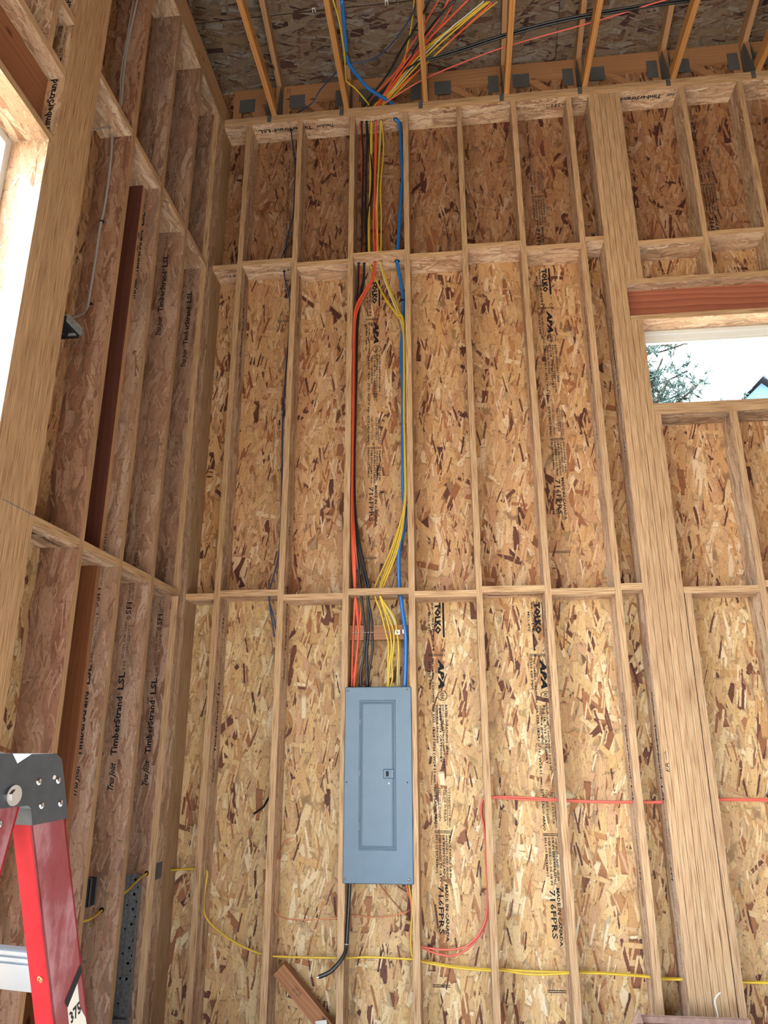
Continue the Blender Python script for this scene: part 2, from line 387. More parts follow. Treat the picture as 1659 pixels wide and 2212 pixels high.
bot = [(XL, 0, 2.367), (R(1), L_(2), 2.383), (R(2), L_(3), 2.35), (R(3), L_(4), 2.376), (R(4), L_(5), 2.351), (R(5), L_(6), 2.372), (R(6), L_(7), 2.348), (R(7), 2.599, 2.37), (2.8285, L_(9), 2.342), (R(9), L_(10), 2.37), (R(10), L_(11), 2.34)]
MIDB = [block(*m) for m in mid]; BOTB = [block(*m) for m in bot]
backer = board('cable_backer', R(3), L_(4), .064, .102, 2.070, 2.158, wb, 'x', 'y', ('lumber_walnut', 'lumber_walnut'))
# corner posts
board('corner_stud', XL-T, XL, -.125, 0, ZS, ZP, wb, 'z', 'x')
board('corner_stud', XL-T, XL, 0, D, ZS, ZP, wb, 'z', 'y', color=(.86, .82, .78))

# window in the back wall
w1 = tag(empty('window_1', (WX0, .12, WZ0)), kind='structure')
def w1b(n, x0, x1, y0, y1, z0, z1, mat='vinyl_white'): return part(n, MB().box(x0-WX0, x1-WX0, y0-.12, y1-.12, z0-WZ0, z1-WZ0), mat, w1, 'x')
for z0, z1, y0, y1 in ((4.105, 4.131, .150, .215), (4.070, 4.105, .165, .205), (4.052, 4.070, .172, .198)): w1b('window_frame', WX0+.002, WX1-.002, y0, y1, z0, z1)
for z0, z1 in ((3.525, 3.565),): w1b('window_frame', WX0+.002, WX1-.002, .15, .215, z0, z1)
for x0, x1 in ((WX0+.002, WX0+.042), (WX1-.042, WX1-.002)): w1b('window_frame', x0, x1, .155, .21, 3.565, 4.052)
for x0, x1 in ((WX0+.042, WX1-.042),): w1b('pane', x0, x1, .183, .187, 3.565, 4.052, 'window_glass')

# left wall
wl = tag(empty('wall_left'), kind='structure')
def lb(name, y0, y1, z0, z1, long='z', wide='y', x0=XL-D, x1=XL, mats=('lsl_face', 'lsl_edge'), color=None): return board(name, x0, x1, y0, y1, z0, z1, wl, long, wide, mats, color)
LS = {}
LSHADE_TINT = (.68, .63, .66)  # shade on the left stud faces put into their tint; A also redder
LS['A'] = lb('stud', -1.319, -1.281, ZS, ZP, color=(.66, .55, .54)); LS['B'] = lb('stud', -.922, -.884, ZS, ZP, color=LSHADE_TINT); LS['C'] = lb('stud', -.528, -.490, ZS, ZP, color=LSHADE_TINT)
LS['D'] = lb('stud', -.125, -.087, ZS, ZP, x1=XL-T, color=LSHADE_TINT)
lb('sister_stud', -.960, -.922, ZS, 2.327, x1=XL-D+.089, mats=('lumber_walnut', 'lumber_tan'), color=(.66, .55, .52))
lb('sister_stud', -.960, -.922, 2.365, 4.66, x1=XL-D+.089, mats=('lumber_brown', 'lumber_tan'))
for i in range(7):
    k = lb('king_stud', -1.948+i*.0376+.0009, -1.948+(i+1)*.0376-.0009, ZS, ZP, color=(.97, .93, .88))
    if i == 0: LS['K'] = k
lb('trimmer_stud', -1.9855, -1.948, ZS, 3.985)
for y in (-2.103, -2.51, -2.92, -3.32, -3.73): lb('cripple_stud', y, y+.036, 4.411, ZP)
for a, b in ((-2.067, -1.948), (-2.474, -2.103), (-2.884, -2.51)): lb('blocking', a, b, 4.693, 4.731, 'y', 'z')
LY0 = -3.95
lb('header_plate', LY0, -1.948, 4.370, 4.411, 'y', 'z'); lb('header_plate', LY0, -1.948, 3.985, 4.020, 'y', 'z', color=(.86, .84, .84))
lb('header_beam', LY0, -1.948, 4.020, 4.370, 'y', 'x', x1=XL-.083, mats=('lumber_walnut', 'lumber_walnut'), color=(.9, .86, .88))
lb('sill_plate', LY0, -1.9855, .30, .338, 'y', 'z')
for y in (-2.4, -2.8, -3.2, -3.6): lb('cripple_stud', y, y+T, ZS, .30)
for i in range(4): lb('king_stud', LY0-.0381*(i+1), LY0-.0381*i, ZS, ZP)
for y in (-4.5, -4.9): lb('stud', y, y+T, ZS, ZP)
for y in (-7.7, -8.1, -8.5): lb('stud', y, y+T, ZS, ZP)
for a, b, z in ((-1.685, -1.319, 4.706), (-1.281, -.922, 4.703), (-.884, -.528, 4.708), (-.490, -.125, 4.718)): lb('blocking', a, b, z-T, z, 'y', 'z')
LBOT = [lb('blocking', a, b, z-T, z, 'y', 'z') for a, b, z in ((-1.685, -1.319, 2.365), (-1.281, -.922, 2.366), (-.884, -.528, 2.367), (-.490, -.125, 2.366))]
lb('bottom_plate', YR, D, ZF, ZS, 'y', 'z'); lb('top_plate', YR, D, ZP, ZP+.038, 'y', 'z'); lb('top_plate', YR, 0, ZP+.038, ZT, 'y', 'z', color=(.9, .86, .84))
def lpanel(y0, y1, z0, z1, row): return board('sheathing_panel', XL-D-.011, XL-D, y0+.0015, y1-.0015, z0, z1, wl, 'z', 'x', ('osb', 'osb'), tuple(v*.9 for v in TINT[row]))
for r, (z0, z1) in enumerate(rows):
    z1 = min(z1, 6.134)
    for a, b in ((-.90, .195), (-1.97, -.90), (-4.1, -3.95), (-5.2, -4.1), (-9.0, -7.7)): lpanel(a, b, z0, z1, r)
lpanel(-3.95, -1.97, ZF, .30, 0); lpanel(-3.95, -1.97, 3.99, 4.789, 1); lpanel(-3.95, -1.97, 4.792, 6.134, 2)
lpanel(-7.7, -5.2, ZF, .30, 0); lpanel(-7.7, -5.2, 3.99, 6.134, 2)  # unseen second opening in the left wall, added to give light
tag(part('chalk_line', MB().tube([(XL+.0008, -1.90, 2.362), (XL+.0008, -1.688, 2.362)], .0012, 5), 'chalk_blue', wl))
# left window
w2 = tag(empty('window_2', (XL-D, -3.95, .34)), kind='structure')
def w2b(n, x0, x1, y0, y1, z0, z1, mat='vinyl_white'): return part(n, MB().box(x0-XL+D, x1-XL+D, y0+3.95, y1+3.95, z0-.34, z1-.34), mat, w2, 'y')
for z0, z1 in ((3.945, 3.983), (.34, .385)): w2b('window_frame', -.40, -.350, -3.93, -1.987, z0, z1)
for a, b in ((-2.022, -1.987), (-3.93, -3.89), (-3.0, -2.94)): w2b('window_frame', -.40, -.350, a, b,   .385, 3.945)
for a, b in ((-2.94, -2.022), (-3.89, -3.0)): w2b('pane', -.377, -.373, a, b,   .385, 3.945, 'window_glass')

# right wall and rear wall (with an unseen door opening added for low light from behind)
wr = tag(empty('wall_right'), kind='structure')
for r, (z0, z1) in enumerate(rows):
    for a, b in ((-2.4, .19), (-4.3, -2.4), (-8.3, -4.3), (-9.0, -8.3)):
        board('sheathing_panel', XR+D, XR+D+.011, a+.002, b-.002, z0, min(z1, 6.134), wr, 'z', 'x', ('osb', 'osb'), TINT[r])
for i in range(22):
    y = -.3-i*.4064; board('stud', XR, XR+D, y, y+T, ZS, ZP, wr, 'z', 'y')
board('bottom_plate', XR, XR+D, YR, D, ZF, ZS, wr, 'y', 'z'); board('top_plate', XR, XR+D, YR, D, ZP, ZT, wr, 'y', 'z')
wk = tag(empty('wall_rear'), kind='structure')
for r, (z0, z1) in enumerate(rows):
    for a, b in ((XL-D, .5), (.5, 4.6), (4.6, XR+D)):
        if r == 0 and a == .5: continue            # rear opening added to let light in
        board('sheathing_panel', a+.002, b-.002, YR-.011, YR, 2.6 if (r == 1 and a == .5) else z0, min(z1, 6.134), wk, 'z', 'y', ('osb', 'osb'), TINT[r])
for i in range(13): board('stud', SX[i], SX[i]+T, YR, YR+D, 2.64 if .45 < SX[i] < 4.6 else ZS, ZP, wk, 'z', 'x')
board('header_beam', .45, 4.65, YR, YR+D, 2.4, 2.64, wk, 'x', 'y', ('lumber_tan', 'lumber_tan'))
board('top_plate', XL, XR, YR, YR+D, ZP, ZT, wk, 'x', 'z')

# roof
cl = tag(empty('ceiling'), kind='structure')
TH = math.atan(1/3)
ys = [.846, -.311, -1.468, -2.625, -3.782, -4.42]
for r in range(5):
    ya, yb_ = ys[r], ys[r+1]; ln = (ya-yb_)/math.cos(TH)-.006
    xs = [-.40, 1.2, 3.64, 5.55] if r % 2 else [-.40, 2.42, 4.86, 5.55]
    for i in range(3):
        wdt = xs[i+1]-xs[i]-.004
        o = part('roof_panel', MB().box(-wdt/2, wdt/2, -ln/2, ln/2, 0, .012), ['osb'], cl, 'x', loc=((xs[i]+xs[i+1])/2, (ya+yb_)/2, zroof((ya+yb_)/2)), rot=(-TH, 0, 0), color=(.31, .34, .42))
ln = (9.6-4.42)/math.cos(TH)
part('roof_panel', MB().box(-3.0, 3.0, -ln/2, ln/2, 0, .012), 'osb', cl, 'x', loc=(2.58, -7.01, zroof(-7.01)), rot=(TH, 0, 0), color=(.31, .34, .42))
ln = (.86+4.42)/math.cos(TH)+.02
part('roof_underlay', MB().box(-3.02, 3.02, -ln/2, ln/2, .016, .022), 'felt_black', cl, 'x', loc=(2.58, -1.78, zroof(-1.78)), rot=(-TH, 0, 0))
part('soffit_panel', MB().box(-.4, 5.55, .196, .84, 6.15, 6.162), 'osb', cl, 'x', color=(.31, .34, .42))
part('fascia', MB().box(-.4, 5.55, .84, .862, 6.12, 6.44), 'lumber_tan', cl, 'x')
for x in (-.375, XR+.195):
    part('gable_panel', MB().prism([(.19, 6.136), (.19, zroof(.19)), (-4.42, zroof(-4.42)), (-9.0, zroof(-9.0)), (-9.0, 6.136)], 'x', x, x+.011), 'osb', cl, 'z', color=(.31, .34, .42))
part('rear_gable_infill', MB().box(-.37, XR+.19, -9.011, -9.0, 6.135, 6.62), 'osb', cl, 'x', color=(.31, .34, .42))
def clip(x, y):
    m = MB().box(-.012, .012, -.004, .004, -.02, -.012).box(-.012, -.007, -.004, .004, -.012, .012).box(.007, .012, -.004, .004, -.012, .012)
    part('panel_clip', m, 'vinyl_white', cl, loc=(x, y, zroof(y)-.006), rot=(-TH-math.pi/2, 0, 0))
clip(.575, -.318); clip(1.13, -.318)

# roof trusses
TX = [.215, .785, 1.394, 2.006, 2.583, 3.22, 3.82, 4.43]
names = ['nearest the left stud wall', 'carrying the clamped blue conduit', 'crossing in front of the fanned cable bundle', 'just right of the cable bundle', 'above the built-up post by the window', 'fourth from the right edge of the frame', 'third in from the right edge above the window', 'above the right end of the window']
CH = .089
_bc = MB().box(-.019, .019, -9.0, .18, 0, CH).mesh('bottom_chord', ['lumber_fir'], 'y')
def tc(h=.115):
    pts = [(.82, zroof(.82)-.004), (-4.42, zroof(-4.42)-.004), (-4.42, zroof(-4.42)-h), (.82, zroof(.82)-h)]
    return MB().prism([(y, z-ZT) for y, z in pts], 'x', -.019, .019)
_tc = tc().mesh('top_chord', ['lumber_tan'], 'y')
_tc2 = MB().prism([(y, z-ZT) for y, z in [(-4.42, zroof(-4.42)-.004), (-9.5, zroof(-9.5)-.004), (-9.5, zroof(-9.5)-.12), (-4.42, zroof(-4.42)-.12)]], 'x', -.019, .019).mesh('top_chord', ['lumber_tan'], 'y')
def webm(y0, z0, y1, z1, w=.07):
    d = Vector((y1-y0, z1-z0)).normalized(); n = Vector((-d.y, d.x))*w/2
    return MB().prism([(y0+n.x, z0+n.y), (y1+n.x, z1+n.y), (y1-n.x, z1-n.y), (y0-n.x, z0-n.y)], 'x', -.019, .019).mesh('web', ['lumber_tan'], 'z')
_webs = [webm(.115, CH, .115, zroof(.115)-.125-ZT), webm(-1.35, CH, -.95, zroof(-.95)-.12-ZT), webm(-1.42, CH, -2.4, zroof(-2.4)-.12-ZT), webm(-4.42, CH, -4.42, zroof(-4.42)-.12-ZT), webm(-6.8, CH, -6.4, zroof(-6.4)-.12-ZT)]
def gus():
    m = MB().prism([(-.01, .01), (.15, .01), (.15, .36), (.07, .36)], 'x', 0, .0015)
    for i in range(5):
        y = .012+i*.026; m.box(-.0012, .0027, y+.05, y+.056, .03, .32)
    return m.mesh('gusset_plate', ['gusset_steel'], 'z')
_gus = gus()
def tie():
    m = MB().box(-.016, .016, -.003, 0, -.062, .004)
    for z in (-.05, -.032, -.014): m.cyl((-.008, -.0032, z), 'y', .003, -.001, 8, 1).cyl((.008, -.0032, z), 'y', .003, -.001, 8, 1)
    m.prism([(-.003, 0), (.03, 0), (.03, .05), (-.003, .12)], 'x', .014, .016)
    return m.mesh('hurricane_tie', ['gusset_steel', 'hole_dark'], 'z')
_tie = tie()
for i, x in enumerate(TX):
    t = empty('roof_truss', (x, 0, ZT)); tag(t, 'fir roof truss with metal gusset plates, '+names[i], 'roof truss', 'roof trusses over the back wall')
    obj('bottom_chord', _bc, t, color=(random.uniform(.88, 1.05),)*3); obj('top_chord', _tc, t, color=(.92, .88, .84)); obj('top_chord', _tc2, t)
    for w in _webs: obj('web', w, t, color=(.9, .84, .8))
    obj('gusset_plate', _gus, t, (.0192, 0, 0)); obj('gusset_plate', _gus, t, (-.0207, 0, 0))
    obj('hurricane_tie', _tie, t, (-.038, 0, 0))
gt = empty('roof_truss', (XL-.019, 0, ZT)); tag(gt, 'pale gable end truss chord lying along the top of the left wall', 'roof truss', 'roof trusses over the back wall')
obj('bottom_chord', MB().box(-.019, .019, -9.0, .18, 0, .144).mesh('bottom_chord', ['lumber_tan'], 'y'), gt)
# eave blocking between the trusses
def eave(x0, x1, i, where):
    w = x1-x0; e = empty('eave_blocking', (x0, .16, ZT)); tag(e, 'pale lumber eave blocking frame with steel plates '+where, 'blocking', 'eave blocking frames between trusses')
    bb = lambda n, a, b, z0, z1, y0=0.0, y1=.038, mat='lumber_tan', lg='x', col=(.86, .76, .70): part(n, MB().box(a, b, y0, y1, z0, z1), mat, e, lg, color=col)
    bb('top_rail', 0, w, .296, .462); bb('bottom_rail', 0, w, .002, .08)
    bb('end_post', 0, .07, .08, .296, lg='z'); bb('end_post', w-.07, w, .08, .296, lg='z')
    a0, b0, a1, b1 = .17, .296, w-.10, .08; d = Vector((a1-a0, b1-b0)).normalized(); n = Vector((-d.y, d.x))*.045
    part('diagonal', MB().prism([(a0+n.x+.03, b0), (a1+n.x, b1+.0), (a1-n.x-.03, b1), (a0-n.x, b0)], 'y', .002, .036), 'lumber_tan', e, 'x', color=(.9, .78, .74))
    if i == 1: obj('pencil_note', Ink().text('22', 0, 0, .05, .03, shear=.2).mesh('note', (0, 0, -1), (1, 0, 0), 'ink_soft'), e, (.03, -.0008, .44))
    for a, b, z0, z1 in ((.05, .18, .228, .36), (w-.10, w-.02, .20, .37), (.05, .16, .01, .1), (w-.14, w-.02, .01, .1)):
        m = MB().box(a, b, -.002, 0, z0, z1)
        for k in range(int((b-a)/.012)): m.box(a+.004+k*.012, a+.008+k*.012, -.0028, -.002, z0+.006, z1-.006)
        part('gusset_plate', m, 'gusset_steel', e)
eave(XL+.001, TX[0]-.02, 0, 'in the dark corner by the left wall')
wh = ['behind the navy cable', 'behind the coloured cable fan', 'behind the black cable', 'above the last bay left of the post', 'above the built-up post', 'above the left end of the window', 'above the middle of the window']
for i in range(7): eave(TX[i]+.02, TX[i+1]-.02, i+1, wh[i])

# ------------------------------------------------------------------ printed lettering
lsl = Ink()
lsl.text('Trus Joist', 0, 0, .135, .031, shear=.45, bold=.03)
lsl.text('TimberStrand', .17, 0, .297, .034, bold=.03)
lsl.ring(.481, .022, .0085, .0022).text('R', .4775, .018, .007, .008)
lsl.text('LSL', .502, 0, .094, .034, bold=.03)
lsl.text('1.5E', .61, .001, .046, .014)
lsl.text('ICCES ESR-1387', .673, .016, .194, .0135).text('CCMC 12627-R', .673, -.005, .18, .0135)
lsl.ring(.888, .012, .014, .003, 4).ring(.888, .012, .008, .003, 6)
lsl.text('SFI', .906, 0, .068, .032, bold=.015)
lsl.text('Certified Sourcing', .982, .016, .17, .013).text('SFI-00008', .982, -.005, .12, .013)
lsl.ring(1.178, .012, .012, .003, 3).ring(1.178, .012, .013, .002, 12)
lsl.text('0572', 1.203, 0, .055, .017, bold=.012)
lsl.text('Made in Canada', 1.272, .016, .11, .010).text('02-05-26-N 22:32', 1.272, -.002, .12, .011).text('3', 1.41, .012, .01, .014)
M_UPL = lsl.mesh('lettering', (0, 0, 1), (-1, 0, 0))          # on faces turned to the room's rear, reading upward
for k, y, x in (('B', -.922, -.262), ('C', -.528, -.277), ('D', -.125, -.268)):
    for z in (1.246, 3.90):
        o = LS[k]; obj('printed_lettering', M_UPL, o, Vector((x, y-.0006, z))-o.location)
o = LS['K']; obj('printed_lettering', M_UPL, o, Vector((-.215, -1.9486, 3.90))-o.location)
M_PX = lsl.mesh('lettering', (0, 0, 1), (0, -1, 0))           # on faces turned right, reading upward
for k, z in ((1, 1.25), (1, 3.9), (2, 1.84), (3, 1.25), (2, 4.2)):
    o = STUD[k]; obj('printed_lettering', M_PX, o, Vector((SX[k-1]+T+.0006, .11, z))-o.location)
M_NX = lsl.mesh('lettering', (0, 0, -1), (0, -1, 0))          # on faces turned left, reading downward
for k, z in ((5, 3.2), (6, 2.3), (6, 4.6), (7, 1.75), (7, 4.3)):
    o = STUD[k]; obj('printed_lettering', M_NX, o, Vector((SX[k-1]-.0006, .085, z))-o.location)
o = STUD['post']; obj('printed_lettering', M_NX, o, Vector((2.5984, .075, 1.75))-o.location); obj('printed_lettering', M_NX, o, Vector((2.5984, .075, 4.2))-o.location)
M_DN = lsl.mesh('lettering', (-1, 0, 0), (0, 1, 0))           # under the plates
for x in (.671, 3.315): obj('printed_lettering', M_DN, tp, Vector((x, .055, ZP-.0006))-tp.location)
s1 = Ink().text('SFI', 0, 0, .068, .027).text('Certified Sourcing', .076, .016, .16, .013).text('SFI-00008', .076, -.005, .12, .013).text('0572', .285, 0, .055, .017, bold=.012)
s2 = Ink().text('Trus Joist', 0, 0, .135, .031, shear=.45, bold=.03).text('TimberS', .17, 0, .17, .028, bold=.014)
M1 = s1.mesh('lettering', (-1, 0, 0), (0, 1, 0)); M2 = s2.mesh('lettering', (1, 0, 0), (0, -1, 0)); M3 = s1.mesh('lettering', (1, 0, 0), (0, -1, 0))
for o, m, x, y, z in ((MIDB[1], M1, .395, .07, 4.811-T), (BOTB[5], M2, 1.70, .12, 2.372-T), (BOTB[6], M3, 2.09, .12, 2.348-T), (MIDB[0], M1, -.01, .07, 4.789-T)):
    obj('printed_lettering', m, o, Vector((x, y, z-.0006))-o.location)
o = LBOT[0]; obj('printed_lettering', s2.mesh('lettering', (0, 1, 0), (1, 0, 0)), o, Vector((-.27, -1.672, 2.365-T-.0006))-o.location)
# sheathing stamps: along = downward, up = to the right
def stamp(full):
    k = Ink()
    if full:
        k.text('TOLKO', 0, -.017, .197, .034, shear=-.12, bold=.06).rect(0, .217, .028, .040)
        k.text('MILL 492', .06, -.062, .12, .014, bold=.01)
        k.text('00-CODE 00-34', 0, -.038, .30, .013, bold=.03).text('C', .285, .02, .02, .02, bold=.03)
        for a in (.318, .326): k.rect(a, a+.004, -.065, .03)
        k.text('APA', .345, -.004, .18, .034, shear=.25, bold=.06)
        k.ring(.567, .016, .03, .004).text('APA', .545, .004, .045, .024, bold=.015)
        k.text('RATED SHEATHING 24/16', .62, .03, .285, .014, bold=.03).text('EXPOSURE 1 THICKNESS 0.418 IN', .62, .012, .36, .010, bold=.03)
        k.text('PS 2-18  7/16 CATEGORY', .62, -.006, .33, .014, bold=.032).text('SIZED FOR SPACING', .62, -.024, .22, .012, bold=.03)
        k.text('PRP 108 MILL SHEATHING', .345, -.044, .26, .011, bold=.03).text('250 620 7400', .36, -.064, .17, .013, bold=.034)
    k.text('CSA 0325', .615, -.046, .11, .014, bold=.034).text('1R24 / 2F16 / W24 11 mm', .75, -.046, .31, .014, bold=.034)
    k.text('STRENGTH AXIS', 1.11, .034, .19, .013, bold=.01).text('EJE DE FUERZA', 1.10, .008, .17, .014, bold=.01)
    k.rect(1.10, 1.29, .026, .029)
    k.text('THIS SIDE DOWN', 1.085, -.022, .18, .013, bold=.01).text('ESTE LADO ABAJO', 1.085, -.046, .22, .014, bold=.034)
    for a in (1.318, 1.327): k.rect(a, a+.004, -.05, .046)
    k.text('SPACE PANELS 1/8 IN', 1.34, .032, .22, .012, bold=.03).text('ON ENDS AND SIDES', 1.34, .014, .22, .011, bold=.03)
    k.text('1/8 IN EN LOS LADOS', 1.34, -.004, .24, .013, bold=.032).text('DEJE ESPACIO DE 1/8 IN', 1.34, -.024, .24, .012, bold=.032).text('EN LOS EXTREMOS', 1.34, -.044, .20, .012, bold=.032)
    k.text('MADE IN CANADA', 1.595, .004, .285, .017, bold=.032).text('716FPRS', 1.605, -.034, .24, .030, bold=.015)
    for a in (2.085, 2.094): k.rect(a, a+.004, -.075, .02)
    return k
MS = stamp(True).mesh('stamp', (0, 0, -1), (1, 0, 0)); MSh = stamp(False).mesh('stamp', (0, 0, -1), (1, 0, 0)); MSs = stamp(False).mesh('stamp', (0, 0, -1), (1, 0, 0), 'ink_soft')
for key, m, x, z in (((0, 2), MS, 1.387, 2.311), ((1, 1), MS, .985, 4.703), ((0, 2), MS, 2.0, 2.303), ((1, 2), MS, 2.205, 4.708), ((2, 2), MSh, 2.205, 6.66), ((2, 3), MSh, 3.42, 6.65), ((2, 1), MSs, .345, 6.5)):
    o = PANELS[key]; obj('printed_stamp', m, o, Vector((x, D-.0007, z))-o.location)
def note(body, x, z, along, up, ln, h, parent, y):
    o = obj('pencil_note', Ink().text(body, 0, 0, ln, h, shear=.2).mesh('note', along, up), parent, Vector((x, y, z))-parent.location)
note("20'8", 2.315, 1.30, (1, 0, 0), (0, 0, 1), .06, .016, PANELS[(0, 2)], D-.0007)
kp = STUD['post']; n_ = Ink().text('ER', 0, 0, .05, .02, shear=.2).rect(.065, .11, .008, .0105)
n_.v += [(.11, .0092), (.095, .02), (.095, .0165)]; n_.f.append((len(n_.v)-3, len(n_.v)-2, len(n_.v)-1))
obj('pencil_note', n_.mesh('note', (0, 0, 1), (-1, 0, 0)), kp, Vector((2.633, -.0007, 1.32))-kp.location)

# ------------------------------------------------------------------ electrical panel
ep = tag(empty('electrical_panel', (1.034, 0, .744)), 'grey-blue steel breaker panel with closed door between two studs', 'electrical panel')
def P(n, m, mats, smooth=False, parent=ep, lb_=None):
    for i, v in enumerate(m.v): m.v[i] = (v[0]-1.034, v[1], v[2]-.744)
    o = part(n, m, mats, parent, 'z', smooth)
    if lb_: o['label'] = lb_
    return o
P('enclosure', MB().box(.859, 1.211, .0, .095, .762, 1.772), 'galvanized')
def rrect(x0, x1, z0, z1, r, n=4):
    pts = []
    for cx, cz, a in ((x1-r, z1-r, 0), (x0+r, z1-r, 90), (x0+r, z0+r, 180), (x1-r, z0+r, 270)):
        for i in range(n+1):
            t = math.radians(a+90*i/n); pts.append((cx+r*math.cos(t), cz+r*math.sin(t)))
    return pts
def cover():
    m = MB(); o = rrect(.8395, 1.2285, .744, 1.7865, .007); i = rrect(.8435, 1.2245, .748, 1.7825, .006); n = len(o)
    m.add([(x, -.0005, z) for x, z in o]+[(x, -.008, z) for x, z in o]+[(x, -.012, z) for x, z in i],
          [(k, (k+1) % n, n+(k+1) % n, n+k) for k in range(n)]+[(n+k, n+(k+1) % n, 2*n+(k+1) % n, 2*n+k) for k in range(n)]+[tuple(range(2*n, 3*n)), tuple(range(n-1, -1, -1))])
    return m
P('cover', cover(), 'panel_paint')
def frame(x0, x1, z0, z1, w, ya, yb):
    m = MB(); A = [(x0, z0), (x1, z0), (x1, z1), (x0, z1)]; B = [(x0+w, z0+w), (x1-w, z0+w), (x1-w, z1-w), (x0+w, z1-w)]
    E = [(x0+w*.3, z0+w*.3), (x1-w*.3, z0+w*.3), (x1-w*.3, z1-w*.3), (x0+w*.3, z1-w*.3)]; G = [(x0+w*.7, z0+w*.7), (x1-w*.7, z0+w*.7), (x1-w*.7, z1-w*.7), (x0+w*.7, z1-w*.7)]
    m.add([(x, ya, z) for x, z in A]+[(x, yb, z) for x, z in E]+[(x, yb, z) for x, z in G]+[(x, ya, z) for x, z in B],
          [(r*4+k, r*4+(k+1) % 4, r*4+4+(k+1) % 4, r*4+4+k) for r in range(3) for k in range(4)]); return m
P('door_surround', frame(.925, 1.136, .911, 1.7115, .009, -.0118, -.0160), 'panel_paint')
door = P('door', MB().frustum(.936, 1.1245, .923, 1.699, -.0118, .003, -.0150), 'panel_paint')
P('door_rim', frame(.940, 1.1205, .927, 1.695, .007, -.0149, -.0175), 'panel_paint', parent=door)
lt = P('latch', MB().frustum(1.064, 1.127, 1.283, 1.333, -.0150, .004, -.0200).box(1.070, 1.120, -.0205, -.0198, 1.289, 1.327), 'panel_paint', parent=door)
P('latch_slot', MB().box(1.080, 1.096, -.0212, -.0204, 1.294, 1.322), 'box_black', parent=door); P('latch_tongue', MB().box(1.0965, 1.113, -.0222, -.0204, 1.296, 1.320), 'panel_paint', parent=door)
P('sight_dot', MB().dome((1.096, -.0150, 1.257), (0, -1, 0), .005, .003), 'cable_white', True, parent=door)
for z in (1.588, 1.311, 1.033): P('hinge', MB().cyl((.929, -.0150, z-.016), 'z', .004, .032, 8), 'galvanized')
for x, z in ((.857, 1.764), (1.203, 1.766), (.857, .768), (1.203, .769)):
    P('screw', MB().dome((x, -.012, z), (0, -1, 0), .0075, .004).box(x-.005, x+.005, -.0166, -.0155, z-.001, z+.001, 1).box(x-.001, x+.001, -.0166, -.0155, z-.005, z+.005, 1), ['steel', 'hole_dark'], True, lb_='bright steel screw')
for x in (.8545, 1.2005): P('screw_hole', MB().cyl((x, -.0119, 1.262), 'y', .004, -.0008, 10), 'hole_dark')

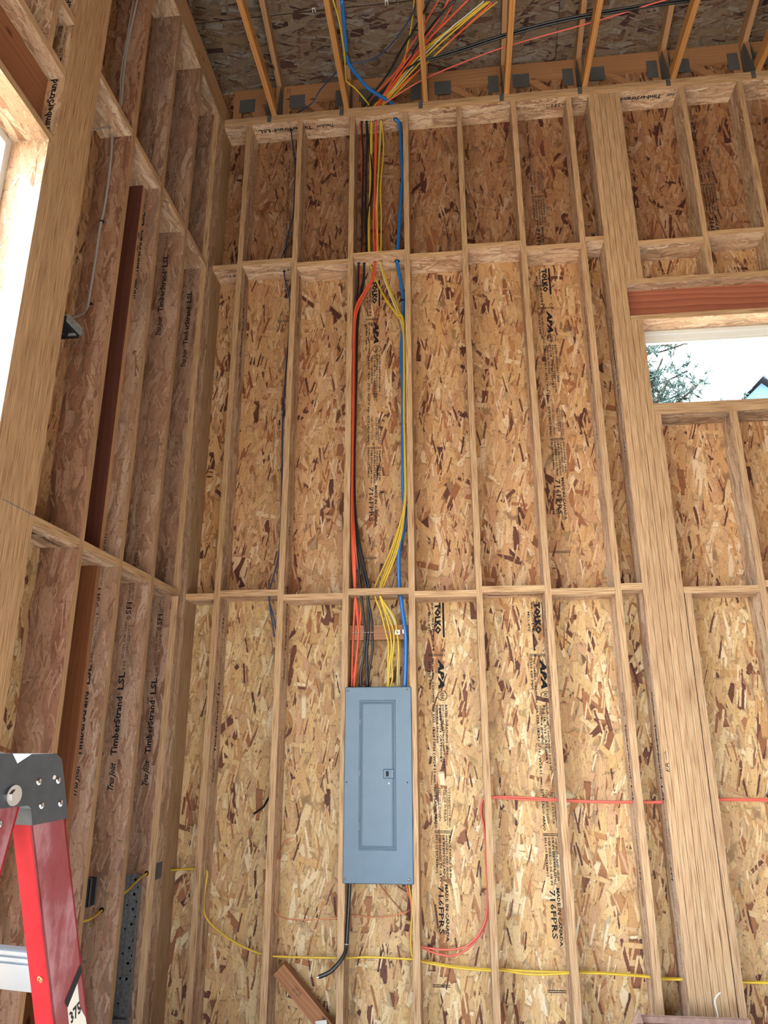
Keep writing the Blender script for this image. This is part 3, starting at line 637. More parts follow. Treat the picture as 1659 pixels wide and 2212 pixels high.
# ------------------------------------------------------------------ cables
CAB = {
 'redA': [(1.521,-0.659,6.3),(1.42,-0.513,6.285),(1.364,-0.438,6.27),(1.276,-0.325,6.255),(1.182,-0.185,6.24),(0.892,0.067,6.185),(0.892,0.066,5.957),(0.888,0.11,5.775),(0.895,0.11,5.336),(0.909,0.066,4.885),(0.891,0.1,4.785),(0.886,0.1,4.636),(0.865,0.09,4.477),(0.86,0.075,4.205),(0.86,0.07,3.736),(0.858,0.065,3.229),(0.864,0.06,2.907),(0.892,0.055,2.568),(0.92,0.056,2.376),(0.923,0.056,2.294),(0.917,0.066,2.224),(0.909,0.068,2.117),(0.901,0.07,2.004),(0.885,0.07,1.791)],
 'redB': [(1.587,-0.652,6.3),(1.507,-0.526,6.28),(1.368,-0.369,6.26),(1.221,-0.212,6.24),(1.002,0.067,6.185),(1.002,0.066,6.067),(1.001,0.07,5.874),(0.997,0.07,5.435),(0.988,0.07,5.154),(0.995,0.066,4.864),(1,0.068,4.776),(0.986,0.05,4.643),(0.938,0.04,4.533),(0.881,0.03,4.417),(0.858,0.025,4.267),(0.858,0.03,3.891),(0.858,0.03,3.215),(0.858,0.03,2.898),(0.864,0.045,2.596),(0.88,0.052,2.385),(0.884,0.053,2.335),(0.889,0.058,2.29),(0.901,0.056,2.178),(0.905,0.058,2.09),(0.888,0.06,1.895),(0.882,0.06,1.791)],
 'redC': [(1.72,-0.637,6.3),(1.686,-0.618,6.285),(1.592,-0.542,6.27),(1.422,-0.396,6.255),(1.249,-0.209,6.24),(1.005,0.067,6.185),(1.005,0.066,6.051),(1.006,0.08,5.734),(0.995,0.08,5.444),(1.004,0.08,5.161),(1.012,0.066,4.869),(1.003,0.075,4.765),(0.992,0.06,4.638),(0.946,0.055,4.531),(0.892,0.05,4.41),(0.864,0.045,4.26),(0.858,0.045,3.899),(0.858,0.045,3.221),(0.86,0.045,2.902),(0.878,0.05,2.597),(0.885,0.055,2.385),(0.884,0.053,2.33),(0.878,0.058,2.223),(0.873,0.056,2.112),(0.869,0.058,1.959),(0.867,0.06,1.791)],
 'redD': [(1.887,-0.602,6.3),(1.685,-0.442,6.28),(1.432,-0.233,6.26),(1.308,-0.14,6.24),(1.007,0.067,6.185),(1.007,0.066,6.058),(0.997,0.09,5.744),(0.998,0.09,5.381),(1.006,0.09,5.099),(1.009,0.066,4.87),(0.997,0.07,4.77),(0.976,0.05,4.613),(0.924,0.045,4.51),(0.874,0.035,4.383),(0.858,0.035,4.236),(0.858,0.035,3.823),(0.858,0.035,3.217),(0.858,0.035,2.899),(0.873,0.048,2.567),(0.883,0.053,2.385),(0.886,0.055,2.326),(0.906,0.066,2.179),(0.901,0.066,2.047),(0.891,0.066,1.938),(0.862,0.066,1.791)],
 'blkA': [(1.462,-0.665,6.3),(1.369,-0.522,6.28),(1.232,-0.335,6.26),(1.127,-0.181,6.24),(0.892,0.067,6.185),(0.892,0.066,6.071),(0.899,0.07,5.885),(0.909,0.07,5.734),(0.905,0.07,5.372),(0.904,0.066,4.865),(0.883,0.066,4.776),(0.879,0.08,4.623),(0.869,0.09,4.476),(0.861,0.09,4.214),(0.861,0.085,3.744),(0.858,0.08,3.234),(0.861,0.075,2.943),(0.885,0.06,2.672),(0.917,0.053,2.384),(0.923,0.053,2.334),(0.934,0.058,2.222),(0.948,0.056,2.115),(0.938,0.058,1.967),(0.921,0.06,1.873),(0.923,0.06,1.79)],
 'blkB': [(1.637,-0.646,6.3),(1.551,-0.592,6.28),(1.369,-0.388,6.26),(1.198,-0.152,6.24),(0.931,0.067,6.185),(0.931,0.066,6.067),(0.937,0.075,5.885),(0.933,0.075,5.59),(0.929,0.075,5.303),(0.938,0.066,4.862),(0.922,0.072,4.773),(0.915,0.085,4.662),(0.887,0.1,4.52),(0.868,0.105,4.297),(0.865,0.1,3.751),(0.861,0.095,3.24),(0.866,0.09,2.916),(0.903,0.06,2.599),(0.958,0.05,2.383),(0.963,0.053,2.333),(0.966,0.058,2.115),(0.958,0.056,2.001),(0.958,0.058,1.915),(0.962,0.06,1.79)],
 'blkC': [(3.843,-0.493,6.27),(3.427,-0.49,6.27),(3.066,-0.484,6.27),(2.637,-0.466,6.26),(2.327,-0.435,6.26),(1.994,-0.382,6.25),(1.683,-0.303,6.25),(1.469,-0.255,6.25),(1.361,-0.252,6.245),(1.169,-0.133,6.24),(0.934,0.067,6.185),(0.934,0.066,6.062),(0.954,0.09,5.823),(0.976,0.09,5.599),(0.968,0.09,5.384),(0.939,0.09,5.175),(0.936,0.066,4.862),(0.921,0.08,4.776),(0.916,0.1,4.634),(0.888,0.115,4.492),(0.87,0.12,4.232),(0.866,0.115,3.759),(0.862,0.11,3.246),(0.874,0.1,2.888),(0.922,0.07,2.601),(0.97,0.052,2.383),(0.964,0.055,2.329),(0.988,0.058,2.177),(0.989,0.058,2.11),(0.991,0.06,2.001),(0.97,0.072,1.887),(0.964,0.072,1.791)],
 'yelA': [(0.821,-0.819,6.19),(0.835,-0.697,6.19),(0.837,-0.457,6.19),(0.813,-0.216,6.19),(0.821,-0.183,6.19),(0.884,-0.103,6.19),(0.966,0.067,6.185),(0.966,0.066,6.025),(0.96,0.09,5.748),(0.956,0.09,5.314),(0.947,0.09,5.174),(0.955,0.066,4.861),(0.966,0.1,4.767),(0.99,0.1,4.686),(1.066,0.08,4.493),(1.149,0.06,4.342),(1.201,0.05,4.251),(1.207,0.045,3.878),(1.201,0.045,3.535),(1.206,0.045,3.206),(1.2,0.045,2.937),(1.115,0.08,2.658),(1.007,0.1,2.421),(1.009,0.053,2.328),(1.042,0.058,2.242),(1.073,0.056,2.113),(1.088,0.058,2.043),(1.085,0.06,1.914),(1.081,0.06,1.789)],
 'yelB': [(1.356,-0.677,6.3),(1.326,-0.518,6.28),(1.264,-0.292,6.26),(1.183,-0.089,6.24),(0.974,0.067,6.185),(0.974,0.066,6.016),(0.968,0.1,5.683),(0.957,0.1,5.322),(0.953,0.1,5.182),(0.961,0.066,4.86),(0.968,0.11,4.77),(0.996,0.11,4.674),(1.075,0.085,4.466),(1.158,0.065,4.319),(1.197,0.06,4.228),(1.2,0.055,3.884),(1.197,0.055,3.54),(1.199,0.055,3.21),(1.194,0.055,2.925),(1.127,0.08,2.658),(1.035,0.06,2.394),(1.038,0.053,2.332),(1.073,0.058,2.219),(1.099,0.056,2.113),(1.108,0.058,2.021),(1.094,0.06,1.914),(1.089,0.06,1.789)],
 'yelC': [(1.854,-0.614,6.3),(1.685,-0.506,6.28),(1.419,-0.334,6.26),(1.245,-0.168,6.24),(1.041,0.067,6.185),(1.041,0.066,6.055),(1.029,0.07,5.722),(1.017,0.07,5.361),(1.015,0.07,5.151),(1.024,0.066,4.868),(1.041,0.063,4.777),(1.061,0.063,4.674),(1.111,0.06,4.514),(1.172,0.055,4.349),(1.204,0.05,4.243),(1.204,0.05,3.881),(1.202,0.05,3.371),(1.203,0.05,2.938),(1.138,0.06,2.637),(1.044,0.055,2.393),(1.04,0.053,2.331),(1.095,0.058,2.197),(1.122,0.056,2.11),(1.12,0.058,2.021),(1.109,0.06,1.935),(1.113,0.06,1.85),(1.1,0.06,1.789)],
 'yelD': [(1.87,-0.612,6.3),(1.685,-0.496,6.27),(1.36,-0.238,6.24),(1.051,0.067,6.185),(1.051,0.066,6.046),(1.063,0.085,5.807),(1.039,0.085,5.444),(1.045,0.085,5.161),(1.043,0.066,4.867),(1.044,0.068,4.776),(1.074,0.068,4.649),(1.127,0.065,4.486),(1.178,0.06,4.329),(1.2,0.055,4.236),(1.205,0.06,3.921),(1.199,0.06,3.475),(1.199,0.06,2.932),(1.155,0.06,2.652),(1.065,0.055,2.41),(1.045,0.053,2.327),(1.122,0.058,2.21),(1.142,0.056,2.112),(1.15,0.058,2.02),(1.142,0.06,1.871),(1.141,0.06,1.789)],
 'wht': [(1.829,-0.617,6.3),(1.685,-0.518,6.288),(1.617,-0.48,6.276),(1.528,-0.406,6.264),(1.361,-0.258,6.252),(1.212,-0.108,6.24),(1.046,0.067,6.185),(1.046,0.066,6.054),(1.031,0.08,5.731),(1.009,0.08,5.3),(1.007,0.08,5.16),(1.016,0.066,4.876),(1.034,0.07,4.775),(1.064,0.072,4.641),(1.119,0.07,4.464),(1.168,0.07,4.321),(1.193,0.065,4.213),(1.205,0.05,4.022),(1.198,0.06,3.713),(1.199,0.065,3.214),(1.193,0.065,2.928),(1.146,0.065,2.638),(1.055,0.06,2.388),(1.043,0.055,2.326),(1.112,0.07,2.212),(1.138,0.071,2.114),(1.153,0.072,2),(1.15,0.072,1.872),(1.149,0.072,1.789)],
 'blu': [(0.878,-0.805,6.2),(0.867,-0.642,6.2),(0.853,-0.469,6.2),(0.846,-0.366,6.2),(0.861,-0.307,6.2),(0.896,-0.238,6.2),(0.967,-0.119,6.19),(1.156,0.067,6.185),(1.156,0.066,6.062),(1.187,0.085,6.02),(1.2,0.085,5.718),(1.204,0.085,5.5),(1.188,0.085,5.288),(1.166,0.066,4.863),(1.158,0.073,4.783),(1.185,0.085,4.602),(1.199,0.1,4.459),(1.189,0.11,4.204),(1.181,0.11,3.986),(1.191,0.11,3.703),(1.186,0.11,3.566),(1.185,0.1,3.066),(1.196,0.095,2.906),(1.187,0.08,2.763),(1.157,0.07,2.624),(1.156,0.068,2.402),(1.165,0.07,2.334),(1.178,0.06,2.227),(1.192,0.05,2.128),(1.196,0.052,2.041),(1.192,0.055,1.912),(1.185,0.06,1.786)],
 'pink': [(3.288,-0.553,6.27),(3,-0.505,6.27),(2.613,-0.421,6.26),(2.009,-0.296,6.26),(1.683,-0.205,6.25),(1.369,-0.095,6.24),(1.08,-0.007,6.15)],
 'duo': [(1.365,-0.666,6.27),(1.32,-0.579,6.26),(1.197,-0.436,6.25),(1.08,-0.34,6.24),(0.955,-0.297,6.24),(0.835,-0.295,6.24),(0.756,-0.238,6.25),(0.598,-0.099,6.24),(0.516,-0.02,6.2),(0.334,0.078,6.185),(0.334,0.078,6.062),(0.357,0.1,5.85),(0.37,0.12,5.717),(0.369,0.13,5.484),(0.368,0.12,5.279),(0.343,0.1,5.098),(0.329,0.09,4.911),(0.325,0.1,4.774),(0.339,0.1,4.682),(0.377,0.1,4.519),(0.379,0.12,4.34),(0.377,0.09,4.061),(0.374,0.07,3.764),(0.375,0.06,3.482),(0.388,0.06,3.084),(0.393,0.06,2.829),(0.387,0.06,2.614),(0.365,0.05,2.491),(0.342,0.05,2.397),(0.343,0.05,2.315),(0.362,0.05,2.213),(0.383,0.06,2.097)],
 'duo2': [(0.342,0.052,2.315),(0.37,0.05,2.233),(0.389,0.06,2.148)],
 'copper': [(0.524,0.15,0.953),(0.489,0.14,0.935),(0.466,0.13,0.912),(0.447,0.11,0.848),(0.443,0.1,0.756),(0.445,0.09,0.665),(0.445,0.09,0.588),(0.475,0.09,0.557),(0.547,0.09,0.543),(0.68,0.09,0.544),(0.796,0.09,0.555),(0.882,0.09,0.573),(0.982,0.09,0.563),(1.082,0.09,0.57),(1.172,0.09,0.589),(1.21,0.1,0.61)],
 'copper2': [(1.021,0.1,0.737),(1.108,0.14,0.627),(1.198,0.16,0.538)],
 'copper3': [(1.102,0.1,0.734),(1.177,0.15,0.68)],
 'panelblack': [(0.871,0.05,0.752),(0.869,0.05,0.698),(0.864,0.045,0.566),(0.863,0.01,0.444),(0.858,-0.012,0.411),(0.839,-0.03,0.381),(0.8,-0.05,0.343),(0.764,-0.06,0.324),(0.731,-0.065,0.313)],
 'redloopA': [(1.176,0.09,0.751),(1.186,0.09,0.706),(1.205,0.09,0.643),(1.208,0.09,0.555),(1.197,0.09,0.493),(1.205,0.09,0.441),(1.259,0.09,0.427),(1.373,0.09,0.416),(1.492,0.09,0.433),(1.579,0.09,0.509),(1.619,0.09,0.617),(1.625,0.09,0.836),(1.62,0.09,1.006),(1.606,0.09,1.11),(1.621,0.09,1.168),(1.675,0.09,1.183),(1.843,0.09,1.181),(2.029,0.09,1.171),(2.088,0.09,1.168),(2.257,0.09,1.163),(2.438,0.09,1.162),(2.602,0.09,1.163),(2.736,0.09,1.169),(2.908,0.09,1.178),(3.157,0.09,1.18),(3.319,0.09,1.179)],
 'redloopB': [(1.179,0.1,0.749),(1.189,0.1,0.704),(1.208,0.1,0.641),(1.211,0.1,0.553),(1.2,0.1,0.491),(1.208,0.1,0.439),(1.265,0.1,0.42),(1.336,0.1,0.395),(1.443,0.1,0.389),(1.553,0.1,0.464),(1.625,0.1,0.604),(1.622,0.1,0.835),(1.624,0.1,1.005),(1.611,0.1,1.103),(1.626,0.1,1.158),(1.675,0.1,1.176),(1.843,0.1,1.169),(2.03,0.1,1.165),(2.089,0.1,1.162),(2.258,0.1,1.156),(2.439,0.1,1.156),(2.604,0.1,1.157),(2.738,0.1,1.163),(2.91,0.1,1.172),(3.159,0.1,1.171),(3.322,0.1,1.171)],
 'yellow': [(-0.116,-1.3,0.751),(-0.2,-0.86,0.718),(-0.233,-0.7,0.699),(-0.269,-0.528,0.695),(-0.209,-0.44,0.749),(-0.225,-0.125,0.796),(-0.197,0.09,0.778),(-0.118,0.09,0.784),(-0.033,0.09,0.789),(0.039,0.09,0.779),(0.037,0.09,0.686),(0.037,0.09,0.585),(0.072,0.09,0.522),(0.171,0.09,0.452),(0.277,0.09,0.402),(0.376,0.09,0.372),(0.443,0.09,0.362),(0.584,0.09,0.36),(0.8,0.09,0.362),(0.854,0.09,0.363),(0.983,0.09,0.371),(1.214,0.09,0.366),(1.258,0.09,0.362),(1.43,0.09,0.339),(1.63,0.09,0.329),(1.677,0.09,0.332),(1.839,0.09,0.327),(2.035,0.09,0.328),(2.086,0.09,0.332),(2.296,0.09,0.327),(2.447,0.09,0.32),(2.508,0.09,0.314),(2.611,0.09,0.313),(2.74,0.09,0.31),(2.92,0.09,0.309),(3.022,0.09,0.31),(3.174,0.09,0.309)],
 'yellow2': [(1.193,0.075,0.753),(1.201,0.075,0.7),(1.214,0.075,0.629),(1.206,0.075,0.523),(1.203,0.075,0.436),(1.214,0.075,0.381),(1.265,0.082,0.358),(1.43,0.082,0.335),(1.629,0.082,0.325),(1.676,0.082,0.33),(1.837,0.082,0.314),(2.033,0.082,0.325),(2.085,0.082,0.328),(2.238,0.082,0.327),(2.445,0.082,0.318),(2.505,0.082,0.311),(2.608,0.082,0.311),(2.737,0.082,0.308),(2.917,0.082,0.308),(3.019,0.082,0.308),(3.171,0.082,0.306)],
 'shortblack': [(0.387,0.12,1.18),(0.371,0.1,1.156),(0.359,0.07,1.124),(0.337,0.04,1.104),(0.319,0.01,1.088)],
 'grey': [(-0.251,-1.33,5.672),(-0.27,-1.33,5.399),(-0.274,-1.33,5.116),(-0.263,-1.33,4.893),(-0.29,-1.34,4.725),(-0.282,-1.33,4.583),(-0.275,-1.33,4.366),(-0.277,-1.33,4.168),(-0.285,-1.33,4.07),(-0.286,-1.33,3.87),(-0.288,-1.33,3.797),(-0.286,-1.34,3.595),(-0.281,-1.37,3.53),(-0.255,-1.45,3.455),(-0.209,-1.56,3.372)],
 'grey2': [(-0.272,-1.335,5.668),(-0.28,-1.335,5.376),(-0.286,-1.335,5.112),(-0.271,-1.335,4.889),(-0.284,-1.35,4.714),(-0.238,-1.5,4.547),(-0.196,-1.66,4.363)],
 'string': [(2.68,-0.2,0.191),(2.684,-0.17,0.2),(2.698,-0.12,0.226),(2.697,-0.1,0.269),(2.711,-0.09,0.29),(2.735,-0.08,0.305)],
}
def cable(key, name, label, mat, r, group=None, flat=1.0, cat='cable', n=8):
    o = part(name, MB().tube(CAB[key], r, n, 5, flat=flat), mat, None, 'z', True); tag(o, label, cat, group); return o
CB = {}
for k, rl in (('redB', 'orange-red cable bowing right of the other red ones just above the panel'), ('redC', 'orange-red cable running straightest down beside the left stud into the panel'), ('redD', 'orange-red cable crossing the other red ones to the far left panel corner')):
    CB[k] = cable(k, 'power_cable', rl, 'cable_red', .0062, 'orange-red cables feeding the panel top')
CB['redA'] = cable('redA', 'power_cable', 'orange-red cable running behind the black cables before joining the red bundle', 'cable_red', .005)
CB['blkA'] = cable('blkA', 'power_cable', 'black cable entering the panel top, nearest the red cables', 'cable_black', .0078)
CB['blkB'] = cable('blkB', 'power_cable', 'middle one of three black cables entering the panel top', 'cable_black', .0078, 'paired black cables')
CB['blkC'] = cable('blkC', 'power_cable', 'black cable bowing farthest right of the three above the panel', 'cable_black', .0078, 'paired black cables')
CB['yelA'] = cable('yelA', 'power_cable', 'yellow cable leaving the attic along the blue conduit, leftmost at the panel', 'cable_yellow', .0055)
for k, rl in (('yelB', 'second yellow cable from the left at the panel top'), ('yelC', 'third yellow cable from the left at the panel top')): CB[k] = cable(k, 'power_cable', rl, 'cable_yellow', .0055, 'yellow cables feeding the panel top')
CB['yelD'] = cable('yelD', 'power_cable', 'yellow cable nearest the blue conduit, bowing widest above the panel', 'cable_yellow', .0055)
CB['wht'] = cable('wht', 'power_cable', 'thin white cable beside the yellow ones, next to the blue conduit', 'cable_white', .0045)
blu = cable('blu', 'conduit', 'blue corrugated plastic conduit dropping into the right of the panel top', 'cable_blue', .0128, None, 1, 'conduit', 12)
def clampc(p, axis, parent, m='steel'): part('clamp', MB().cyl(Vector(p)-Vector(axis)*.012, axis, .0145, .024, 14), m, parent)
clampc((1.182, .050, 2.113), (.1, 0, -1), blu); clampc((.851, -.42, 6.2), (0, 1, 0), blu)
part('clamp_tag', MB().box(1.130, 1.160, .052, .056, 2.098, 2.126), 'vinyl_white', blu)
part('clamp_tag_print', MB().box(1.141, 1.150, .0512, .0519, 2.107, 2.116), 'box_black', blu)
for p, ax in (((1.199, .09, 5.50), (0, .05, 1)), ((1.197, .099, 4.46), (0, 0, 1))): part('strap', MB().cyl(Vector(p)-Vector(ax)*.006, ax, .0142, .012, 12), 'box_black', blu)
def staple(key, z, w=.0075, m='galvanized'):
    P_ = [p for p in CAB[key]]
    for a, b in zip(P_, P_[1:]):
        if (a[2]-z)*(b[2]-z) <= 0 and a[2] != b[2]:
            t = (z-a[2])/(b[2]-a[2]); x = a[0]+(b[0]-a[0])*t; y = a[1]+(b[1]-a[1])*t
            part('staple', MB().box(x-w, x+w, y-.0098, y-.0078, z-.0015, z+.0015).box(x-w, x-w+.002, y-.0078, y+.012, z-.0015, z+.0015).box(x+w-.002, x+w, y-.0078, y+.012, z-.0015, z+.0015), m, CB[key]); return
for k in ('redB', 'redC', 'redD', 'blkA', 'blkB', 'blkC', 'yelA', 'yelB', 'yelC', 'yelD'): staple(k, 2.113)
cable('pink', 'power_cable', 'thin pink-red cable slanting right across the roof trusses', 'cable_pink', .0048)
atticblk = tag(part('power_cable', MB().tube([(p[0], p[1]-.01, p[2]+.012) for p in CAB['blkC'][:9]], .0075, 8, 5), 'cable_black', None, 'z', True), 'black cable lying beside another black one, slanting right over the trusses', 'cable')
for i, (k, dx) in enumerate((('yelD', .05), ('yelC', -.03), ('redB', .04))):
    pts = [(p[0]+dx*(1 if p[2] > 6.19 else .1), p[1]+.02, p[2]+.015) for p in CAB[k] if p[2] > 6.0]
    tag(part('power_cable', MB().tube(pts, .0052, 8, 5), 'cable_yellow' if i < 2 else 'cable_red', None, 'z', True),
        ['yellow cable at the right edge of the attic cable fan', 'yellow cable in the left half of the attic cable fan', 'orange cable in the left half of the attic cable fan'][i], 'cable')
cable('duo', 'data_cable', 'navy and black data cable dropping beside the second stud left of the panel', 'cable_navy', .0052)
cable('duo2', 'data_cable', 'short cut navy cable end beside the navy cable under the blocking', 'cable_navy', .0045)
cable('copper', 'ground_wire', 'bare copper wire looping through the stud left of the panel', 'copper', .0034, n=6)
cable('copper2', 'ground_wire', 'dark bare wire slanting right below the panel', 'copper', .0028, n=6)
cable('copper3', 'ground_wire', 'short bare wire close under the panel bottom, right side', 'copper', .0025, n=6)
pb = cable('panelblack', 'service_cable', 'thick black cable hanging out below the panel with a bare cut end', 'cable_black', .0105, None, 1, 'cable', 10)
part('conductor', MB().tube([(.734, -.0648, .3135), (.722, -.0662, .3102)], .0075, 10, 1), 'steel', pb); part('tape_ring', MB().cyl((.8630, .012, .448), (0, -.3, -1), .0112, .003, 12), 'cable_white', pb)
cable('redloopA', 'power_cable', 'upper of two pink-red cables looping through the studs right of the panel', 'cable_pink', .0055)
cable('redloopB', 'power_cable', 'lower of two pink-red cables looping through the studs right of the panel', 'cable_pink', .0055)
CAB['yellow'][0] = (-.26, -1.3, .74)
cable('yellow', 'power_cable', 'yellow cable threaded low through the left wall, corner and back wall studs', 'cable_yellow', .0055)
cable('yellow2', 'power_cable', 'yellow cable from the panel bottom threaded right through the studs', 'cable_yellow', .0055)
sb = cable('shortblack', 'power_cable', 'short black cable stub poking out of the stud left of the panel', 'cable_black', .0065)
part('conductor', MB().tube([CAB['shortblack'][-1], (.3145, .006, 1.085)], .004, 8, 1), 'steel', sb)
g1 = cable('grey', 'power_cable', 'grey flat cable dropping down the left wall stud to the steel box', 'cable_grey', .0068, None, .55)
cable('grey2', 'power_cable', 'thinner grey cable bending behind the left built-up post', 'cable_grey', .0045)
for z in (4.10, 3.60): part('staple', MB().box(-.292, -.272, -1.3375, -1.319, z-.002, z+.002), 'box_black', g1)
cable('string', 'twine', 'white twine sticking up from the cardboard box in front of the post', 'cable_white', .0045, None, 1, 'twine', 6)

# drilled holes where cables pass through plates and blocking
def hole(o, x, y, z, r=.012, ax='z', h=-.0008): part('drill_hole', MB().cyl((0, 0, 0), ax, r, h, 14), 'hole_dark', o, loc=Vector((x, y, z))-o.location)
for x, y in ((.895, .066), (.933, .066), (.97, .07), (1.003, .066), (1.046, .066), (.334, .078)): hole(tp, x, y, ZP)
hole(tp, 1.158, .067, ZP, .019)
for x, y in ((.883, .068), (.921, .076), (.967, .105), (1.0, .07), (1.042, .066)): hole(MIDB[3], x, y, 4.814-T)
hole(MIDB[3], 1.160, .074, 4.814-T, .02); hole(MIDB[1], .325, .1, 4.811-T)
for x, y in ((.884, .054), (.921, .055), (.963, .052), (1.003, .07), (1.04, .055)): hole(BOTB[3], x, y, 2.376-T)
hole(BOTB[3], 1.163, .069, 2.376-T, .018); hole(BOTB[1], .34, .05, 2.383-T)
hole(LS['C'], -.269, -.528, .697, .012, 'y'); hole(LS['D'], -.226, -.125, .797, .012, 'y')

# ------------------------------------------------------------------ boxes and plates on the left wall
bx = tag(empty('junction_box', (-.205, -1.63, 3.25)), 'black junction box with grey steel edge beside the left built-up post', 'junction box')
part('body', MB().box(-.055, .035, -.053, .062, 0, .048), 'box_black', bx)
part('mud_ring', MB().box(.035, .047, -.053, .066, .018, .052).box(-.01, .035, -.053, .066, .048, .053), 'galvanized', bx)
part('cover_lip', MB().prism([(-.0, .012), (.04, .012), (.04, -.002), (.012, -.002)], 'z', -.006, 0), 'galvanized', bx, loc=(.0, .018, 0))
for a in (0, .022): part('knockout', MB().box(-.03, -.012, -.01+a, -.006+a, -.0015, 0), 'steel', bx)
ob = tag(empty('outlet_box', (-.215, -.855, .78)), 'small black outlet box nailed to the left wall stud above the floor', 'outlet box')
part('body', MB().box(-.04, .048, -.028, .03, 0, .115), 'box_black', ob); part('rim', MB().box(.044, .052, -.028, -.022, 0, .118).box(.044, .052, .026, .032, 0, .115), 'black_plastic', ob)
part('nail', MB().cyl((.03, -.02, .112), (0, -.3, 1), .002, .01, 6), 'steel', ob)
npz = tag(empty('nail_plate', (XL, -.075, .76)), 'small grey steel nail plate on the corner stud above a yellow cable', 'nail plate')
m = MB().box(0, .0018, -.045, .045, 0, .085)
for k in range(6): m.box(.0018, .003, -.042+k*.0155, -.036+k*.0155, .002, .009).box(.0018, .003, -.042+k*.0155, -.036+k*.0155, .076, .083)
part('plate', m, 'gusset_steel', npz)
hd = tag(empty('holdown_strap', (-.29, -.125, .02)), 'tall perforated steel holdown channel on the corner stud near the floor', 'holdown')
part('channel', MB().box(-.044, .042, -.003, 0, .0, .77).box(-.044, -.041, -.036, 0, .06, .77).box(-.014, -.011, -.018, -.003, .0, .77).box(.039, .042, -.036, 0, .10, .77).prism([(-.044, .10), (.042, .10), (.03, 0), (-.044, 0)], 'y', -.036, -.033), 'galvanized', hd)
for i in range(13):
    z = .745-i*.036-(.04 if i > 6 else 0); x = .006 if i % 2 == 0 else .026
    part('bolt_hole', MB().cyl((x, -.0032, z), 'y', .0072, -.0012, 10), 'hole_dark', hd)
for i in range(5): part('bolt_hole', MB().cyl((-.028, -.0032, .62-i*.115), 'y', .005, -.0012, 10), 'hole_dark', hd)

# ------------------------------------------------------------------ offcut board, carton
lbd = tag(empty('offcut_board', (.495, .02, .318), (0, math.radians(45), 0)), 'short brown lumber offcut leaning in the bay left of the panel', 'lumber')
part('board', MB().box(0, .50, 0, .06, -.038, .038), 'lumber_walnut', lbd, 'x', loc=(0, 0, 0))
part('grade_stamp', MB().box(0, .001, 0, .001, 0, .001), 'ink', lbd, loc=(.1, .02, 0)) if False else None
obj('grade_stamp', Ink().text('KD-HT', .10, -.012, .05, .014).text('HEM FIR', .10, .006, .05, .012).mesh('grade', (1, 0, 0), (0, 0, 1), 'ink_soft'), lbd, (.02, -.0006, -.0))
tg = tag(part('paper_tag', MB().box(-.03, .03, -.001, .001, -.045, .012), 'paper_white', None, 'x', loc=(.735, .005, .085), rot=(.2, math.radians(-8), 0)), 'white printed paper label at the foot of the leaning offcut', 'label')
cb_ = tag(empty('cardboard_box', (2.54, -.45, 0)), 'brown cardboard carton on the floor in front of the built-up post', 'carton')
part('carton', MB().box(-.26, .25, -.17, .15, ZF, .235), 'cardboard', cb_, 'x')
part('flap', MB().add([(-.26, .15, .235), (.25, .15, .235), (.25, .166, .262), (-.26, .166, .262)], [(0, 1, 2, 3)]).box(-.262, .252, .15, .153, .2, .26), 'cardboard', cb_, 'x')
part('flap', MB().prism([(-.29, .24), (-.235, .24), (-.25, .30)], 'y', .12, .124), 'cardboard', cb_, 'x')

# ------------------------------------------------------------------ step ladder
ld = tag(empty('step_ladder', (.8669, -3.1023, 0), (0, 0, math.radians(-10.97))), 'red fibreglass step ladder with black cap and aluminium braces', 'ladder')
LWD = -.36
cap = MB().prism([(-.03, 1.47), (-.015, 1.461), (.018, 1.367), (-.063, 1.364), (-.070, 1.389), (-.078, 1.394), (-.205, 1.394), (-.198, 1.472), (-.125, 1.472), (-.112, 1.457), (-.085, 1.470)], 'x', LWD-.004, 0)
cp = part('top_cap', cap, 'black_plastic', ld, 'y')
part('cap_tray', MB().box(LWD+.01, -.012, -.19, -.13, 1.472, 1.474), 'cable_grey', cp)
def dmark(y, z, r, parent, m='steel', h=.003, x=0.0): part('rivet', MB().dome((x, y, z), (1, 0, 0), r, h, 12), m, parent, smooth=True)
for u, z in ((.061, 1.428), (.017, 1.428), (.048, 1.392), (.005, 1.392)): dmark(-u, z, .0055, ld)
part('pivot_bolt', MB().cyl((0, -.113, 1.411), 'x', .015, .004, 20).cyl((.004, -.113, 1.411), 'x', .009, .003, 6), 'steel', ld)
part('paint_chip', MB().cyl((0, -.028, 1.433), 'x', .0035, .0006, 8), 'cable_white', ld)
def rail(x, sgn, yl, yr, slope, ztop, nm):
    """channel: web between the two sloping edges, flanges pointing inward"""
    q = lambda y0, z: y0+slope*(ztop-z)
    web = MB().prism([(q(yl, ZF), ZF), (q(yr, ZF), ZF), (yr, ztop), (yl, ztop)], 'x', x-.003*sgn, x)
    w = part(nm, web, 'fiberglass_dusty', ld, 'z')
    for yy in (yl, yr-.004):
        part('flange', MB().prism([(q(yy, ZF), ZF), (q(yy, ZF)+.004, ZF), (yy+.004, ztop), (yy, ztop)], 'x', min(x-.037*sgn, x), max(x-.037*sgn, x)), 'fiberglass_red', w, 'z')
    part('foot', MB().box(min(x+.004*sgn, x-.04*sgn), max(x+.004*sgn, x-.04*sgn), q(yl, ZF)-.006, q(yr, ZF)+.006, ZF, ZF+.04), 'black_plastic', w)
    return w
rr_ = rail(-.005, 1, -.073, .004, .36, 1.40, 'rear_rail'); rail(LWD+.005, -1, -.073, .004, .36, 1.40, 'rear_rail')
rail(-.005, 1, -.166, -.088, -.20, 1.40, 'front_rail'); rail(LWD+.005, -1, -.166, -.088, -.20, 1.40, 'front_rail')
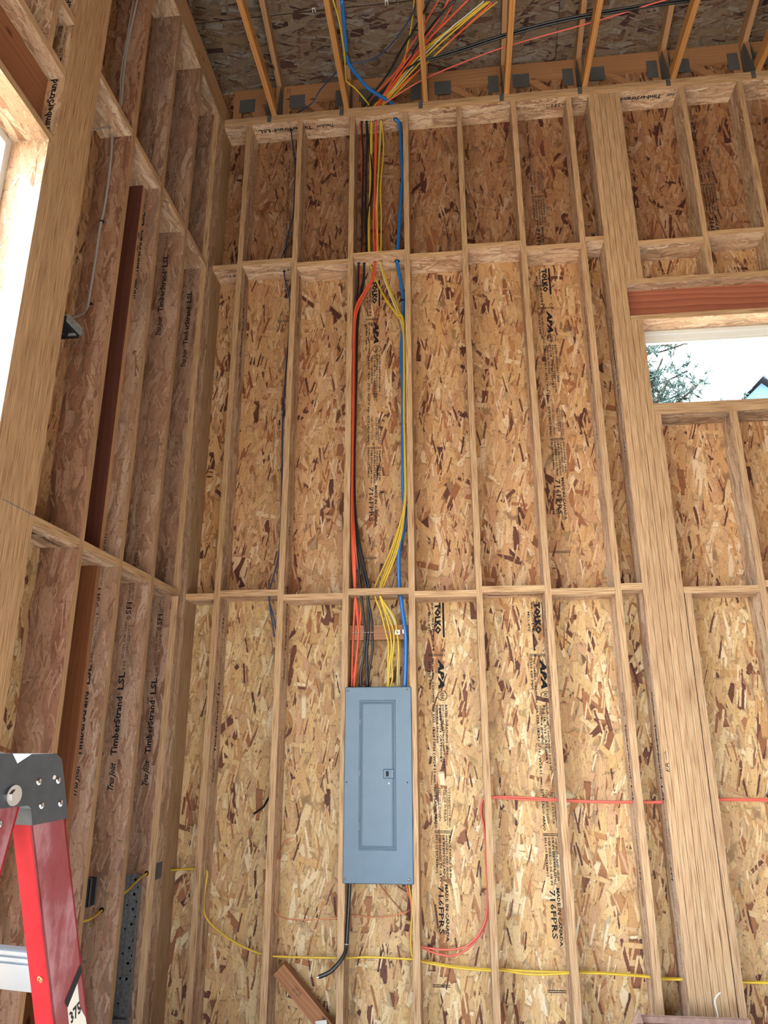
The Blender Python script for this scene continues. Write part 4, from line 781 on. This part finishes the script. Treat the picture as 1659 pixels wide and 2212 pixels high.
def brace(z, slope=.36):
    q = lambda dz, off: (-.073+slope*(1.40-z-dz)+.005+off, z+dz)
    m = MB().prism([q(-.032, 0), q(-.032, .02), q(.032, .02), q(.032, 0)], 'x', LWD+.012, -.010)
    for k in range(3): m.prism([q(.004+k*.010, -.003), q(.004+k*.010, 0), q(.010+k*.010, 0), q(.010+k*.010, -.003)], 'x', LWD+.046, -.044)
    part('cross_brace', m, 'aluminium', ld, 'x')
    for x in (-.022, LWD+.022): part('rivet', MB().dome((x, q(-.008, 0)[0]-.005, z-.008), (0, -1, -.36), .0058, .003, 12), 'copper', ld, smooth=True)
for z in (1.138, .80, .46, .14): brace(z)
for z in (1.12, .83, .54, .25):
    y = -.166-.20*(1.40-z); part('step', MB().box(LWD+.01, -.01, y+.002, y+.082, z-.02, z+.02), 'aluminium', ld, 'x')
for u, z in ((.125, 1.372), (.135, 1.33)): dmark(-u, z, .0055, ld, x=-.005)
def dec(name, pts, mat, x=-.0044):
    def yz(t, z): return (-.073+.36*(1.40-z)+t*.077, z)
    P2 = [yz(*p) for p in pts]; n = len(P2)
    part(name, MB().add([(x, y, z) for y, z in P2], [tuple(range(n))]), mat, rr_)
dec('decal', [(.42, 1.085), (.80, 1.112), (.78, 1.07), (.92, 1.05), (.98, .98), (.98, .90), (.42, .90), (.40, 1.03)], 'paper_white')
dec('decal', [(.36, 1.088), (.95, 1.135), (.97, 1.122), (.42, 1.078)], 'box_black', -.0041)
dec('decal', [(.44, .90), (.80, 1.03), (.84, .90)], 'label_blue', -.0040)
dz = 1.052; dy = -.073+.36*(1.40-dz)
obj('decal_print', Ink().text('375', 0, 0, .026, .019, bold=.032).mesh('decal', (0, .9, .43), (0, -.43, .9), 'box_black'), rr_, (-.0040, dy+.036, dz))

# ------------------------------------------------------------------ outside: pines and neighbour's gable
def pine(name, x, y, h, seed, label, z0=4.0, rmax=2.4, dens=9):
    rnd = random.Random(seed); t = tag(empty(name, (x, y, -.15)), label, 'tree')
    part('trunk', MB().cyl((0, 0, 0), 'z', .16, h, 10, 0, .03), 'bark', t)
    br = MB(); fo = MB()
    z = z0
    while z < h:
        k = 1-(z-z0)/(h-z0)
        for b in range(4):
            a = rnd.uniform(0, 6.28); L = (.35+k*rmax)*rnd.uniform(.7, 1.1); up = rnd.uniform(.1, .45)
            e = Vector((math.cos(a)*L, math.sin(a)*L, z+L*up)); s0 = Vector((0, 0, z))
            br.tube([s0, (s0+e)/2-Vector((0, 0, .08*L)), e], .018, 5, 2)
            for c in range(int(dens*L)+3):
                p = s0.lerp(e, rnd.uniform(.35, 1.0))+Vector((rnd.gauss(0, .12), rnd.gauss(0, .12), rnd.gauss(0, .10)))
                for q in range(12):
                    d = Vector((rnd.gauss(0, 1), rnd.gauss(0, 1), rnd.gauss(.3, 1))).normalized()*rnd.uniform(.10, .2); n = d.orthogonal().normalized()*.014
                    fo.add([p-n, p+n, p+d+n*.3, p+d-n*.3], [(0, 1, 2, 3)])
        z += rnd.uniform(.28, .42)
    part('branches', br, 'bark', t); f = part('needles', fo, 'needles', t); f['kind'] = 'stuff'
pine('pine_tree', 4.6, 7.2, 9.6, 3, 'pine tree seen through the high window, left of the gable', 5.2, 1.7, 26)
pine('pine_tree', -5.4, 3.4, 12.5, 5, 'pine tree outside the tall left window', 5.5, 2.2, 10)
hs = tag(empty('neighbour_house', (7.95, 10.0, -.15)), 'blue-grey neighbouring house gable seen through the high window', 'house')
part('walls', MB().prism([(-3.2, 0), (3.2, 0), (3.2, 5.75), (0, 8.75), (-3.2, 5.75)], 'y', .05, 7.0), 'siding_blue', hs)
for s in (-1, 1):
    part('roof', MB().prism([(0, 9.1), (3.7*s, 5.4), (3.7*s, 5.55), (0, 9.25)], 'y', -.08, 7.3), 'roof_shingle', hs, 'x')
    part('fascia', MB().prism([(0, 8.85), (3.7*s, 5.15), (3.7*s, 5.4), (0, 9.1)], 'y', -.12, -.06), 'roof_shingle', hs, 'x')
